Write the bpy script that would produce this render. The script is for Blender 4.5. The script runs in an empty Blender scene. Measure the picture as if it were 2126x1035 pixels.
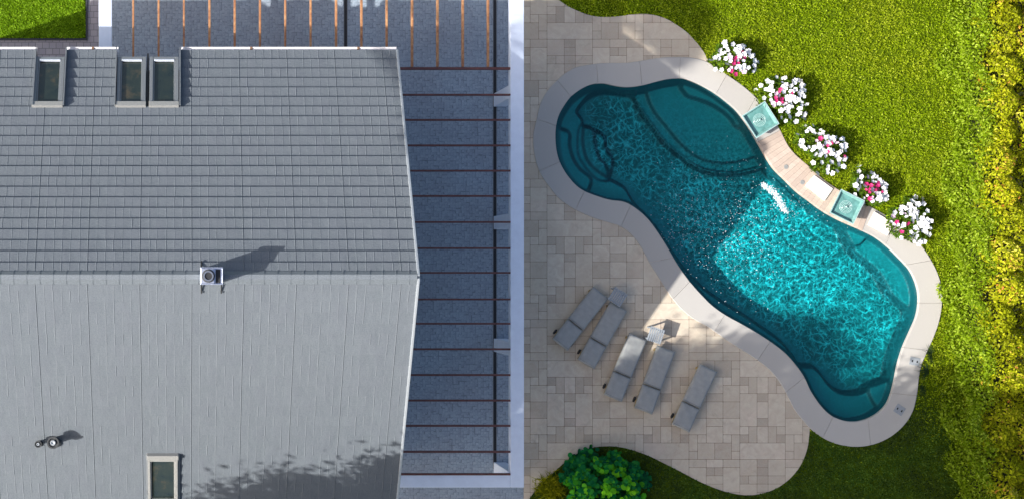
import bpy, bmesh, math, random
import numpy as np
from mathutils import Vector, Matrix
from mathutils.geometry import tessellate_polygon

random.seed(7)
RNG = np.random.default_rng(11)
scene = bpy.context.scene
COL = scene.collection
PI = math.pi

# ------------------------------------------------------------------ camera, sky, sun, exposure
H = 48.0            # drone height over the ground, metres
F = 3600.0          # focal length in photo pixels -> 75 px per metre on the ground
cam_d = bpy.data.cameras.new("camera")
cam = bpy.data.objects.new("camera", cam_d)
COL.objects.link(cam)
cam.location = (0, 0, H)
cam_d.sensor_width = 36.0
cam_d.lens = 36.0 * F / 2126.0
cam_d.shift_x = (1063 - 380) / 2126.0
cam_d.shift_y = (560 - 517.5) / 2126.0
cam_d.clip_end = 2000
scene.camera = cam

SUN_EL = math.radians(36.1)
SUN_AZ = math.radians(18.3)      # light comes from the left, a little from below in the picture
S = Vector((-math.cos(SUN_EL) * math.cos(SUN_AZ), -math.cos(SUN_EL) * math.sin(SUN_AZ), math.sin(SUN_EL)))
world = bpy.data.worlds.new("World")
scene.world = world
world.use_nodes = True
wn = world.node_tree
for n in list(wn.nodes):
    wn.nodes.remove(n)
wo = wn.nodes.new("ShaderNodeOutputWorld")
wb = wn.nodes.new("ShaderNodeBackground")
sky = wn.nodes.new("ShaderNodeTexSky")
sky.sky_type = 'NISHITA'
sky.sun_disc = False
sky.sun_elevation = SUN_EL
sky.sun_rotation = math.atan2(S.x, S.y)
sky.air_density = 0.85
sky.dust_density = 4.0
sky.ozone_density = 0.3
wb.inputs[1].default_value = 0.115
wn.links.new(sky.outputs[0], wb.inputs[0])
wn.links.new(wb.outputs[0], wo.inputs[0])

sun_d = bpy.data.lights.new("sun", 'SUN')
sun_d.energy = 4.1
sun_d.angle = math.radians(0.5)
sun_d.color = (1.0, 0.95, 0.88)
sun = bpy.data.objects.new("sun", sun_d)
sun.rotation_euler = S.to_track_quat('Z', 'Y').to_euler()
sun.location = S * 60
COL.objects.link(sun)

scene.view_settings.view_transform = 'Standard'
scene.view_settings.look = 'None'
scene.view_settings.exposure = 0.78
scene.view_settings.gamma = 1.0

# ------------------------------------------------------------------ helpers
def G(px, py, z=0.0):
    """photo measurement -> place in the world at height z"""
    s = (H - z) / F
    return ((px - 380) * s, (560 - py) * s, z)

def G2(pts, z=0.0):
    return [G(x, y, z)[:2] for x, y in pts]

def tag(o, label=None, cat=None, group=None, kind=None):
    if label: o["label"] = label
    if cat: o["category"] = cat
    if group: o["group"] = group
    if kind: o["kind"] = kind
    return o

def link(o, parent=None):
    COL.objects.link(o)
    if parent is not None:
        o.parent = parent
    return o

def empty(name, loc=(0, 0, 0), rz=0.0):
    o = bpy.data.objects.new(name, None)
    o.empty_display_size = 0.2
    o.location = loc
    o.rotation_euler = (0, 0, rz)
    COL.objects.link(o)
    return o

def np_mesh(name, co, faces, mats, parent=None, smooth=False, face_attr=None, mat_idx=None, point_attr=None):
    """faces: (n,k) int array of equal polygons or a list of lists"""
    me = bpy.data.meshes.new(name)
    if isinstance(faces, np.ndarray):
        n, k = faces.shape
        me.vertices.add(len(co)); me.vertices.foreach_set("co", np.asarray(co, dtype=np.float32).ravel())
        me.loops.add(n * k); me.loops.foreach_set("vertex_index", faces.astype(np.int32).ravel())
        me.polygons.add(n)
        me.polygons.foreach_set("loop_start", np.arange(0, n * k, k, dtype=np.int32))
        me.update(calc_edges=True)
    else:
        me.from_pydata([tuple(map(float, c)) for c in co], [], faces)
        me.update()
    if face_attr is not None:
        for an, arr in face_attr.items():
            a = me.attributes.new(an, 'FLOAT', 'FACE')
            a.data.foreach_set("value", np.asarray(arr, dtype=np.float32))
    if point_attr is not None:
        for an, arr in point_attr.items():
            a = me.attributes.new(an, 'FLOAT', 'POINT')
            a.data.foreach_set("value", np.asarray(arr, dtype=np.float32))
    if not isinstance(mats, (list, tuple)):
        mats = [mats]
    for m in mats:
        me.materials.append(m)
    if mat_idx is not None:
        me.polygons.foreach_set("material_index", np.asarray(mat_idx, dtype=np.int32))
    if smooth:
        me.polygons.foreach_set("use_smooth", np.ones(len(me.polygons), dtype=bool))
    me.validate()
    o = bpy.data.objects.new(name, me)
    return link(o, parent)

class MB:
    """collects simple solids, links them as one mesh object"""
    def __init__(s):
        s.v = []; s.f = []; s.m = []
    def add(s, vs, fs, mi=0):
        b = len(s.v)
        s.v += [tuple(v) for v in vs]
        s.f += [[b + i for i in f] for f in fs]
        s.m += [mi] * len(fs)
    def box(s, x0, x1, y0, y1, z0, z1, mi=0, M=None):
        vs = [(x, y, z) for z in (z0, z1) for y in (y0, y1) for x in (x0, x1)]
        if M is not None: vs = [tuple(M @ Vector(v)) for v in vs]
        s.add(vs, [[0, 2, 3, 1], [4, 5, 7, 6], [0, 1, 5, 4], [2, 6, 7, 3], [0, 4, 6, 2], [1, 3, 7, 5]], mi)
    def prism(s, pts, z0, z1, mi=0, M=None):
        n = len(pts)
        a = sum(pts[i][0] * pts[(i + 1) % n][1] - pts[(i + 1) % n][0] * pts[i][1] for i in range(n))
        if a < 0: pts = pts[::-1]
        vs = [(x, y, z0) for x, y in pts] + [(x, y, z1) for x, y in pts]
        if M is not None: vs = [tuple(M @ Vector(v)) for v in vs]
        s.add(vs, [list(range(n))[::-1], list(range(n, 2 * n))] + [[i, (i + 1) % n, n + (i + 1) % n, n + i] for i in range(n)], mi)
    def tube(s, p, q, r0, r1=None, n=12, mi=0, cap=True):
        r1 = r0 if r1 is None else r1
        p = Vector(p); q = Vector(q); d = (q - p).normalized()
        a = d.orthogonal().normalized(); b = d.cross(a)
        vs = [p + r0 * (a * math.cos(2 * PI * i / n) + b * math.sin(2 * PI * i / n)) for i in range(n)]
        vs += [q + r1 * (a * math.cos(2 * PI * i / n) + b * math.sin(2 * PI * i / n)) for i in range(n)]
        fs = [[i, (i + 1) % n, n + (i + 1) % n, n + i] for i in range(n)]
        if cap: fs += [list(range(n))[::-1], list(range(n, 2 * n))]
        s.add(vs, fs, mi)
    def lathe(s, c, prof, n=20, mi=0):
        cx, cy, cz = c; vs = []
        for r, z in prof:
            vs += [(cx + r * math.cos(2 * PI * i / n), cy + r * math.sin(2 * PI * i / n), cz + z) for i in range(n)]
        fs = []
        for k in range(len(prof) - 1):
            fs += [[k * n + i, k * n + (i + 1) % n, (k + 1) * n + (i + 1) % n, (k + 1) * n + i] for i in range(n)]
        s.add(vs, fs, mi)
    def build(s, name, mats, parent=None, bevel=0.0, smooth=False, seg=2):
        if not isinstance(mats, (list, tuple)): mats = [mats]
        me = bpy.data.meshes.new(name)
        me.from_pydata(s.v, [], s.f)
        for m in mats: me.materials.append(m)
        me.polygons.foreach_set("material_index", np.array(s.m, dtype=np.int32))
        if smooth: me.polygons.foreach_set("use_smooth", np.ones(len(s.f), dtype=bool))
        me.update()
        if bevel > 0:
            bm = bmesh.new(); bm.from_mesh(me)
            es = [e for e in bm.edges if len(e.link_faces) == 2 and e.calc_face_angle(0) > 0.5]
            bmesh.ops.bevel(bm, geom=es, offset=bevel, segments=seg, affect='EDGES', profile=0.5)
            bm.to_mesh(me); bm.free()
        o = bpy.data.objects.new(name, me)
        return link(o, parent)

# ---- node materials
class NT:
    def __init__(s, name):
        s.m = bpy.data.materials.new(name); s.m.use_nodes = True
        s.t = s.m.node_tree
        for n in list(s.t.nodes): s.t.nodes.remove(n)
        s.out = s.n("ShaderNodeOutputMaterial")
    def n(s, typ, **kw):
        nd = s.t.nodes.new(typ)
        for k, v in kw.items(): setattr(nd, k, v)
        return nd
    def l(s, a, b): s.t.links.new(a, b)
    def val(s, sock, v):
        if hasattr(v, "is_linked") or isinstance(v, bpy.types.NodeSocket): s.l(v, sock)
        else: sock.default_value = v
    def coord(s, scale=(1, 1, 1), rot=(0, 0, 0), kind="Object"):
        tc = s.n("ShaderNodeTexCoord"); mp = s.n("ShaderNodeMapping")
        mp.inputs["Scale"].default_value = scale; mp.inputs["Rotation"].default_value = rot
        s.l(tc.outputs[kind], mp.inputs[0]); return mp.outputs[0]
    def noise(s, vec, scale, detail=3, rough=0.55, dist=0.0):
        nd = s.n("ShaderNodeTexNoise"); s.l(vec, nd.inputs["Vector"])
        nd.inputs["Scale"].default_value = scale; nd.inputs["Detail"].default_value = detail
        nd.inputs["Roughness"].default_value = rough; nd.inputs["Distortion"].default_value = dist
        return nd.outputs["Fac"]
    def attr(s, name):
        nd = s.n("ShaderNodeAttribute"); nd.attribute_name = name; return nd.outputs["Fac"]
    def ramp(s, fac, stops, interp='LINEAR'):
        nd = s.n("ShaderNodeValToRGB"); nd.color_ramp.interpolation = interp
        el = nd.color_ramp.elements
        while len(el) < len(stops): el.new(0.5)
        for e, (p, c) in zip(el, stops):
            e.position = p; e.color = (*c, 1) if len(c) == 3 else c
        s.l(fac, nd.inputs[0]); return nd.outputs[0]
    def mapr(s, v, a, b, c, d):
        nd = s.n("ShaderNodeMapRange"); s.l(v, nd.inputs[0])
        for i, x in enumerate((a, b, c, d)): nd.inputs[i + 1].default_value = x
        return nd.outputs[0]
    def mix(s, fac, a, b, mode='MIX'):
        nd = s.n("ShaderNodeMix", data_type='RGBA', blend_type=mode)
        s.val(nd.inputs[0], fac)
        for sk, v in ((nd.inputs[6], a), (nd.inputs[7], b)):
            if isinstance(v, bpy.types.NodeSocket): s.l(v, sk)
            else: sk.default_value = (*v, 1) if len(v) == 3 else v
        return nd.outputs[2]
    def math(s, op, a, b=0.0):
        nd = s.n("ShaderNodeMath", operation=op)
        s.val(nd.inputs[0], a); s.val(nd.inputs[1], b); return nd.outputs[0]
    def bump(s, h, strength=0.5, dist=0.01):
        nd = s.n("ShaderNodeBump"); nd.inputs["Strength"].default_value = strength
        nd.inputs["Distance"].default_value = dist; s.l(h, nd.inputs["Height"]); return nd.outputs[0]
    def pbr(s, color, rough=0.7, normal=None, metallic=0.0, spec=0.5, trans=0.0, **kw):
        b = s.n("ShaderNodeBsdfPrincipled")
        if isinstance(color, bpy.types.NodeSocket): s.l(color, b.inputs["Base Color"])
        else: b.inputs["Base Color"].default_value = (*color, 1)
        s.val(b.inputs["Roughness"], rough)
        b.inputs["Metallic"].default_value = metallic
        b.inputs["Specular IOR Level"].default_value = spec
        b.inputs["Transmission Weight"].default_value = trans
        for k, v in kw.items(): b.inputs[k.replace("_", " ")].default_value = v
        if normal is not None: s.l(normal, b.inputs["Normal"])
        s.l(b.outputs[0], s.out.inputs[0]); return s.m

def plain(name, color, rough=0.6, metallic=0.0, nscale=30, var=0.12, bump=0.0, spec=0.5):
    t = NT(name); c = t.coord()
    nz = t.noise(c, nscale, 4)
    a = tuple(x * (1 - var) for x in color); b = tuple(min(1, x * (1 + var)) for x in color)
    colr = t.ramp(nz, [(0.3, a), (0.7, b)])
    nrm = t.bump(nz, bump, 0.01) if bump else None
    return t.pbr(colr, rough, nrm, metallic, spec)

def leaf_mat(name, stops, rough=0.5, patch=None, trans=0.25):
    """leaves: colour by per-leaf random number, slightly translucent"""
    t = NT(name); r = t.attr("rnd")
    col = t.ramp(r, stops)
    if patch:
        c = t.coord(); nz = t.noise(c, patch[0], 3)
        f = t.mapr(nz, 0.42, 0.62, 0.0, 1.0)
        col = t.mix(f, col, t.ramp(r, patch[1]))
    b = t.n("ShaderNodeBsdfPrincipled"); t.l(col, b.inputs["Base Color"])
    b.inputs["Roughness"].default_value = rough; b.inputs["Specular IOR Level"].default_value = 0.08
    tr = t.n("ShaderNodeBsdfTranslucent"); t.l(col, tr.inputs[0])
    mx = t.n("ShaderNodeMixShader"); mx.inputs[0].default_value = trans
    t.l(b.outputs[0], mx.inputs[1]); t.l(tr.outputs[0], mx.inputs[2]); t.l(mx.outputs[0], t.out.inputs[0])
    return t.m

# ---- geometry tools
def catmull(pts, closed=True, step=None, n=6):
    P = [np.array(p, float) for p in pts]; N = len(P); out = []
    rng = range(N) if closed else range(N - 1)
    for i in rng:
        p0 = P[(i - 1) % N] if closed or i > 0 else P[i]
        p1 = P[i]; p2 = P[(i + 1) % N]
        p3 = P[(i + 2) % N] if closed or i + 2 < N else p2
        for k in range(n):
            t = k / n
            out.append(0.5 * ((2 * p1) + (-p0 + p2) * t + (2 * p0 - 5 * p1 + 4 * p2 - p3) * t * t + (-p0 + 3 * p1 - 3 * p2 + p3) * t ** 3))
    if not closed: out.append(P[-1])
    return np.array(out)

def inside(poly, x, y):
    poly = np.asarray(poly); res = np.zeros(x.shape, bool); n = len(poly)
    for i in range(n):
        x1, y1 = poly[i]; x2, y2 = poly[(i + 1) % n]
        if y1 == y2: continue
        c = (y1 > y) != (y2 > y)
        res ^= c & (x < (x2 - x1) * (y - y1) / (y2 - y1) + x1)
    return res

def sdist(poly, x, y, closed=True):
    poly = np.asarray(poly); n = len(poly); d = np.full(x.shape, 1e9)
    for i in range(n if closed else n - 1):
        ax, ay = poly[i]; bx, by = poly[(i + 1) % n]
        ex, ey = bx - ax, by - ay
        t = np.clip(((x - ax) * ex + (y - ay) * ey) / (ex * ex + ey * ey + 1e-12), 0, 1)
        d = np.minimum(d, (x - ax - t * ex) ** 2 + (y - ay - t * ey) ** 2)
    d = np.sqrt(d)
    return np.where(inside(poly, x, y), d, -d) if closed else d

def clip_convex(subj, tri):
    out = subj
    for i in range(3):
        a = tri[i]; b = tri[(i + 1) % 3]; inp = out; out = []
        if not inp: return []
        for j in range(len(inp)):
            p = inp[j]; q = inp[(j + 1) % len(inp)]
            sp = (b[0] - a[0]) * (p[1] - a[1]) - (b[1] - a[1]) * (p[0] - a[0])
            sq = (b[0] - a[0]) * (q[1] - a[1]) - (b[1] - a[1]) * (q[0] - a[0])
            if sp >= 0: out.append(p)
            if (sp >= 0) != (sq >= 0):
                t = sp / (sp - sq); out.append((p[0] + t * (q[0] - p[0]), p[1] + t * (q[1] - p[1])))
    return out

def leaf_cloud(cx, cy, cz, size, jit=0.4, up=0.3, aspect=1.0, folded=False, rng=RNG):
    """arrays of leaf centres -> quad leaves with random tilt. returns co, faces"""
    n = len(cx)
    nrm = rng.normal(size=(n, 3)); nrm[:, 2] = np.abs(nrm[:, 2]) + up * 3
    nrm /= np.linalg.norm(nrm, axis=1)[:, None]
    r = rng.normal(size=(n, 3)); a = np.cross(nrm, r); a /= np.linalg.norm(a, axis=1)[:, None]
    b = np.cross(nrm, a)
    sz = size * (1 + jit * rng.uniform(-1, 1, n))
    a *= (sz * 0.5)[:, None]; b *= (sz * 0.5 * aspect)[:, None]
    c = np.stack([cx, cy, cz], 1)
    co = np.empty((n, 4, 3)); co[:, 0] = c - a; co[:, 1] = c - b * 0.9 + a * 0.1; co[:, 2] = c + a; co[:, 3] = c + b * 0.9 + a * 0.1
    return co.reshape(-1, 3), np.arange(n * 4).reshape(n, 4)

# ------------------------------------------------------------------ materials
def mat_setts():
    t = NT("granite_setts"); c = t.coord()
    wob = t.n("ShaderNodeTexNoise"); t.l(c, wob.inputs["Vector"]); wob.inputs["Scale"].default_value = 2.0
    add = t.n("ShaderNodeVectorMath", operation='MULTIPLY_ADD')
    t.l(wob.outputs["Color"], add.inputs[0]); add.inputs[1].default_value = (0.10, 0.10, 0); t.l(c, add.inputs[2])
    v = t.n("ShaderNodeTexVoronoi", feature='F1', distance='CHEBYCHEV', voronoi_dimensions='2D'); t.l(add.outputs[0], v.inputs["Vector"])
    v.inputs["Scale"].default_value = 13.0; v.inputs["Randomness"].default_value = 0.4
    cell = t.n("ShaderNodeSeparateColor"); t.l(v.outputs["Color"], cell.inputs[0])
    base = t.ramp(cell.outputs[0], [(0.0, (0.19, 0.25, 0.32)), (0.5, (0.23, 0.30, 0.38)), (1.0, (0.29, 0.36, 0.44))])
    fine = t.noise(c, 45, 3, 0.75)
    base = t.mix(t.mapr(fine, 0.35, 0.75, 0.0, 0.8), base, (0.46, 0.53, 0.60))
    base = t.mix(t.mapr(fine, 0.25, 0.42, 0.6, 0.0), base, (0.06, 0.08, 0.11))
    big = t.noise(c, 0.5, 3)
    base = t.mix(t.mapr(big, 0.35, 0.7, 0.0, 0.35), base, (0.19, 0.185, 0.215))
    gro = t.mapr(v.outputs["Distance"], 0.42, 0.56, 0.0, 0.5)
    col = t.mix(gro, base, (0.06, 0.075, 0.10))
    h = t.math('SUBTRACT', 1.0, gro)
    h = t.math('ADD', h, t.math('MULTIPLY', fine, 0.5))
    return t.pbr(col, 0.75, t.bump(h, 0.5, 0.008))

def mat_path():
    t = NT("path_pavers"); c = t.coord()
    b = t.n("ShaderNodeTexBrick"); t.l(c, b.inputs["Vector"])
    b.inputs["Scale"].default_value = 1.0; b.inputs["Brick Width"].default_value = 0.19; b.inputs["Row Height"].default_value = 0.17
    b.inputs["Mortar Size"].default_value = 0.008; b.inputs["Mortar Smooth"].default_value = 0.2
    b.inputs["Color1"].default_value = (0.26, 0.25, 0.29, 1); b.inputs["Color2"].default_value = (0.34, 0.32, 0.35, 1)
    b.inputs["Mortar"].default_value = (0.09, 0.09, 0.11, 1)
    nz = t.noise(c, 50, 4)
    col = t.mix(t.mapr(nz, 0.3, 0.7, 0, 0.4), b.outputs[0], (0.40, 0.37, 0.38))
    return t.pbr(col, 0.8, t.bump(b.outputs["Fac"], -0.5, 0.01))

def mat_pavers():
    t = NT("sandstone_pavers"); c = t.coord(); r = t.attr("rnd")
    base = t.ramp(r, [(0.0, (0.44, 0.385, 0.305)), (0.25, (0.53, 0.47, 0.37)), (0.7, (0.61, 0.55, 0.435)), (1.0, (0.66, 0.60, 0.485))])
    n1 = t.noise(c, 3.5, 5, 0.65, 1.2)
    col = t.mix(t.mapr(n1, 0.35, 0.68, 0.0, 0.5), base, (0.48, 0.37, 0.285))
    n2 = t.noise(c, 45, 3, 0.7)
    col = t.mix(t.mapr(n2, 0.4, 0.8, 0.0, 0.35), col, (0.68, 0.57, 0.47))
    n3 = t.noise(c, 0.9, 4, 0.6)
    col = t.mix(t.mapr(n3, 0.55, 0.72, 0.0, 0.35), col, (0.74, 0.60, 0.50))
    n4 = t.noise(c, 2.3, 6, 0.7, 0.8)
    col = t.mix(t.mapr(n4, 0.56, 0.75, 0.0, 0.45), col, (0.36, 0.30, 0.23))
    sun_fleck = t.noise(c, 17, 4, 0.7, 1.5)
    col = t.mix(t.mapr(sun_fleck, 0.64, 0.74, 0.0, 0.6), col, (0.80, 0.74, 0.66))  # pale specks painted in as sun flecks on the paving
    return t.pbr(col, 0.8, t.bump(t.math('ADD', n2, n1), 0.35, 0.01), spec=.2)

def mat_coping():
    t = NT("coping_stone"); c = t.coord(); r = t.attr("rnd")
    base = t.ramp(r, [(0.0, (0.42, 0.405, 0.38)), (1.0, (0.48, 0.465, 0.435))])
    n1 = t.noise(c, 1.3, 5, 0.6)
    col = t.mix(t.mapr(n1, 0.35, 0.7, 0.0, 0.5), base, (0.43, 0.41, 0.385))
    n2 = t.noise(c, 11, 5, 0.7, 0.6)
    col = t.mix(t.mapr(n2, 0.66, 0.78, 0.0, 0.5), col, (0.33, 0.27, 0.22))
    sun_fleck = t.noise(c, 15, 4, 0.7, 1.2)
    col = t.mix(t.mapr(sun_fleck, 0.66, 0.74, 0.0, 0.6), col, (0.68, 0.67, 0.66))  # light spots in the stone colour imitate flecks of sun
    n3 = t.noise(c, 80, 2)
    return t.pbr(col, 0.75, t.bump(n3, 0.2, 0.005))

def mat_travertine():
    t = NT("travertine_planks"); c = t.coord(scale=(1, 1, 1), rot=(0, 0, math.radians(40))); r = t.attr("rnd")
    base = t.ramp(r, [(0.0, (0.47, 0.38, 0.32)), (0.5, (0.56, 0.46, 0.38)), (1.0, (0.64, 0.53, 0.45))])
    st = t.n("ShaderNodeMapping"); st.inputs["Scale"].default_value = (2.0, 22, 2); t.l(c, st.inputs[0])
    n1 = t.noise(st.outputs[0], 2.2, 5, 0.65)
    col = t.mix(t.mapr(n1, 0.35, 0.7, 0.0, 0.7), base, (0.42, 0.33, 0.27))
    return t.pbr(col, 0.7, t.bump(n1, 0.3, 0.006))

def mat_roof():
    t = NT("granulated_roof_tiles"); c = t.coord(); r = t.attr("rnd")
    gran = t.noise(c, 55, 3, 0.8)
    base = t.ramp(r, [(0.0, (0.098, 0.12, 0.14)), (0.6, (0.118, 0.14, 0.163)), (1.0, (0.158, 0.18, 0.20))])
    col = t.mix(t.mapr(gran, 0.3, 0.72, 0.0, 0.65), base, (0.215, 0.24, 0.265))
    dk = t.mapr(gran, 0.28, 0.42, 0.45, 0.0)
    col = t.mix(dk, col, (0.06, 0.075, 0.095))
    m = t.n("ShaderNodeMapping"); m.inputs["Scale"].default_value = (1.0, 0.5, 0.5); m.inputs["Rotation"].default_value = (0, 0, 0.7)
    t.l(c, m.inputs[0])
    big = t.noise(m.outputs[0], 3.5, 3)
    col = t.mix(t.mapr(big, 0.35, 0.7, 0.0, 0.22), col, (0.13, 0.14, 0.175))
    h = t.math('ADD', t.math('MULTIPLY', gran, 0.25), t.math('MULTIPLY', big, .9))
    return t.pbr(col, 0.85, t.bump(h, 0.5, 0.035), spec=.15)

M = {}
M['setts'] = mat_setts(); M['path'] = mat_path(); M['pavers'] = mat_pavers(); M['coping'] = mat_coping()
M['trav'] = mat_travertine(); M['roof'] = mat_roof()
M['soil'] = plain("lawn_soil", (0.07, 0.11, 0.004), 0.9, nscale=8, var=0.35, bump=0.6, spec=.05)
M['joint'] = plain("paver_joint_sand", (0.33, 0.26, 0.20), 0.9)
M['gap'] = plain("dark_gap", (0.03, 0.035, 0.045), 0.8)
M['render'] = plain("white_render", (0.72, 0.81, 0.97), 0.7, nscale=5, var=0.04, bump=0.05)
M['wall'] = plain("house_render", (0.75, 0.75, 0.74), 0.8, nscale=3, var=0.05)
M['trim'] = plain("grey_sheet_metal", (0.42, 0.46, 0.50), 0.4, 0.3, var=0.08)
M['gutter'] = plain("white_gutter_metal", (0.86, 0.85, 0.87), 0.35, var=0.05, nscale=6)
M['rust'] = plain("rusty_bracket", (0.16, 0.09, 0.05), 0.8)
M['frame'] = plain("window_frame_aluminium", (0.20, 0.22, 0.24), 0.45, 0.2)
M['framel'] = plain("pale_window_flashing", (0.33, 0.335, 0.325), 0.45, 0.2)
M['bar'] = plain("window_handle_bar", (0.62, 0.68, 0.76), 0.35, 0.2)
M['steel'] = plain("brushed_steel", (0.55, 0.60, 0.72), 0.35, 0.75, nscale=12, var=0.15)
M['chrome'] = plain("polished_steel_flue", (0.8, 0.78, 0.76), 0.15, 0.95, nscale=9, var=0.1)
M['black'] = plain("matt_black", (0.018, 0.02, 0.024), 0.7)
M['rubber'] = plain("black_plastic_pipe", (0.05, 0.055, 0.06), 0.5)
def mat_wood():
    t = NT("oiled_rafter_wood"); c = t.coord(scale=(1, 1, 1))
    g = t.noise(c, 7, 5, 0.7)
    col = t.ramp(g, [(0.3, (0.20, 0.08, 0.04)), (0.5, (0.38, 0.18, 0.08)), (0.7, (0.52, 0.31, 0.15))])
    return t.pbr(col, 0.6)
M['wood'] = mat_wood()
M['darkwood'] = plain("dark_stained_rafter", (0.13, 0.05, 0.045), 0.6, nscale=9, var=.3)
def mat_pane():
    t = NT("roof_window_glass"); c = t.coord()
    g = t.noise(c, 2.6, 4, 0.6)
    col = t.ramp(g, [(0.35, (0.012, 0.022, 0.022)), (0.55, (0.022, 0.032, 0.026)), (0.72, (0.075, 0.06, 0.035))])
    return t.pbr(col, 0.06, spec=0.6)
M['pane'] = mat_pane()
M['shell'] = None

def mat_shell():
    t = NT("teal_pool_shell"); c = t.coord()
    n = t.noise(c, 2.2, 4)
    col = t.ramp(n, [(0.3, (0.002, 0.235, 0.27)), (0.7, (0.003, 0.27, 0.305))])
    col = t.mix(t.attr("riser_shade"), col, (0.002, 0.10, 0.125))      # shade painted as a darker tone on risers, step edges and wall cove
    return t.pbr(col, 0.5, spec=0.2)
M['shell'] = mat_shell()
def mat_water():
    """rippled surface: part mirror (fresnel), part refracting glass, part straight transmission with a painted
    net of bright lines that stands in for caustic light on the floor"""
    t = NT("clear_pool_water"); c = t.coord()
    w1 = t.n("ShaderNodeTexNoise"); t.l(c, w1.inputs["Vector"]); w1.inputs["Scale"].default_value = 1.6; w1.inputs["Detail"].default_value = 2
    wv = t.n("ShaderNodeVectorMath", operation='MULTIPLY_ADD'); t.l(w1.outputs["Color"], wv.inputs[0]); wv.inputs[1].default_value = (.45, .45, 0); t.l(c, wv.inputs[2])
    w2 = t.n("ShaderNodeTexNoise"); t.l(c, w2.inputs["Vector"]); w2.inputs["Scale"].default_value = 5.5; w2.inputs["Detail"].default_value = 3
    wv2 = t.n("ShaderNodeVectorMath", operation='MULTIPLY_ADD'); t.l(w2.outputs["Color"], wv2.inputs[0]); wv2.inputs[1].default_value = (.22, .22, 0); t.l(wv.outputs[0], wv2.inputs[2])
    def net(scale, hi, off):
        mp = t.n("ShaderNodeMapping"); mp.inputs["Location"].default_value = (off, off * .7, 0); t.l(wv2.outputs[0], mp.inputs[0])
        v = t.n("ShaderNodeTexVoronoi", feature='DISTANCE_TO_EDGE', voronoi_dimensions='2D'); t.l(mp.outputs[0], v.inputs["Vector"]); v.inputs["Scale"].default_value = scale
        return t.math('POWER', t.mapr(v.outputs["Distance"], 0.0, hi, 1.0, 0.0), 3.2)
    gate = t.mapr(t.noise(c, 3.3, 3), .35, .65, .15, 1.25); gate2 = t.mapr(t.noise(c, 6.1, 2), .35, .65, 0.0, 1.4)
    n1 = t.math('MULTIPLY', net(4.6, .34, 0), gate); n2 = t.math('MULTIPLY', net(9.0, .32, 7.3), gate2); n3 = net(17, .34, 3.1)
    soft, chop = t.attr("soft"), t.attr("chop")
    k = t.math('ADD', t.math('MULTIPLY', n1, 1.3), t.math('MULTIPLY', n2, 1.1))  # caustic light painted as a line pattern in the transparency
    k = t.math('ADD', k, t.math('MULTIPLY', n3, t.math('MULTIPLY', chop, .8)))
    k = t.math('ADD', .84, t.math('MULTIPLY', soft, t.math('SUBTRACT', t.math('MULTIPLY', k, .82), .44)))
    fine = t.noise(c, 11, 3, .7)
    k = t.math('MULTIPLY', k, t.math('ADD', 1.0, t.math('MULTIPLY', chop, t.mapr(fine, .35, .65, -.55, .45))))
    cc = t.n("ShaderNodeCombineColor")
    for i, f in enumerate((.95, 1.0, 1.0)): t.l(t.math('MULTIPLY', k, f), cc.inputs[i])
    g = t.n("ShaderNodeBsdfGlass"); g.inputs["IOR"].default_value = 1.333; g.inputs["Roughness"].default_value = 0.0
    g.inputs["Color"].default_value = (0.82, 0.96, 0.98, 1)
    tr = t.n("ShaderNodeBsdfTransparent"); t.l(cc.outputs[0], tr.inputs[0])
    mx = t.n("ShaderNodeMixShader"); mx.inputs[0].default_value = 1.0
    t.l(g.outputs[0], mx.inputs[1]); t.l(tr.outputs[0], mx.inputs[2])
    gl = t.n("ShaderNodeBsdfGlossy"); gl.inputs["Roughness"].default_value = .12
    fr = t.n("ShaderNodeFresnel"); fr.inputs["IOR"].default_value = 1.333
    m2 = t.n("ShaderNodeMixShader"); ge = t.n("ShaderNodeNewGeometry"); t.l(t.math('MULTIPLY', fr.outputs[0], t.math('SUBTRACT', 1.0, ge.outputs['Backfacing'])), m2.inputs[0]); t.l(mx.outputs[0], m2.inputs[1]); t.l(gl.outputs[0], m2.inputs[2])
    t.l(m2.outputs[0], t.out.inputs[0]); return t.m
M['water'] = mat_water()

# ------------------------------------------------------------------ traced plan shapes
INNER = [(1412,161.5),(1386,163.3),(1359,169.5),(1332,176.5),(1301,180),(1274,176.8),(1254.6,172.5),(1231.4,173.3),(1208,182.6),(1185,199),(1169.6,218.6),(1158,239.8),(1152.2,263),(1151,286),(1153.3,313),(1160,337),(1173.4,361.5),(1192.8,384.7),(1212,398.3),(1239,409),(1266,416.8),(1289.4,419.5),(1308.7,427.2),(1332,444.6),(1351,465),(1370.5,493),(1386,518),(1401,544),(1418.8,570),(1438.5,594.6),(1455,612.7),(1474.7,632.4),(1501,652),(1528,667),(1560,685),(1596.7,708.7),(1626,730.8),(1648,754.7),(1666.5,780.4),(1682,813),(1703,843),(1725,863),(1751,873.3),(1776.7,875),(1802.4,868.5),(1824.4,855.7),(1841,838),(1852,812),(1859.3,780),(1865.5,751),(1876,718),(1890.6,685),(1901.6,659),(1907,633.5),(1907,607),(1900,581),(1888,558),(1868,536),(1844,512),(1819.6,493),(1798,481),(1773.6,470),(1747,458.5),(1722,445.7),(1700,432),(1683,419),(1654,397),(1630.7,374),(1607.5,351),(1590,325),(1576,300),(1562,276),(1546.7,252),(1530,230),(1512,213.5),(1488,195),(1470,184),(1451,174),(1430,165.5)]
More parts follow.
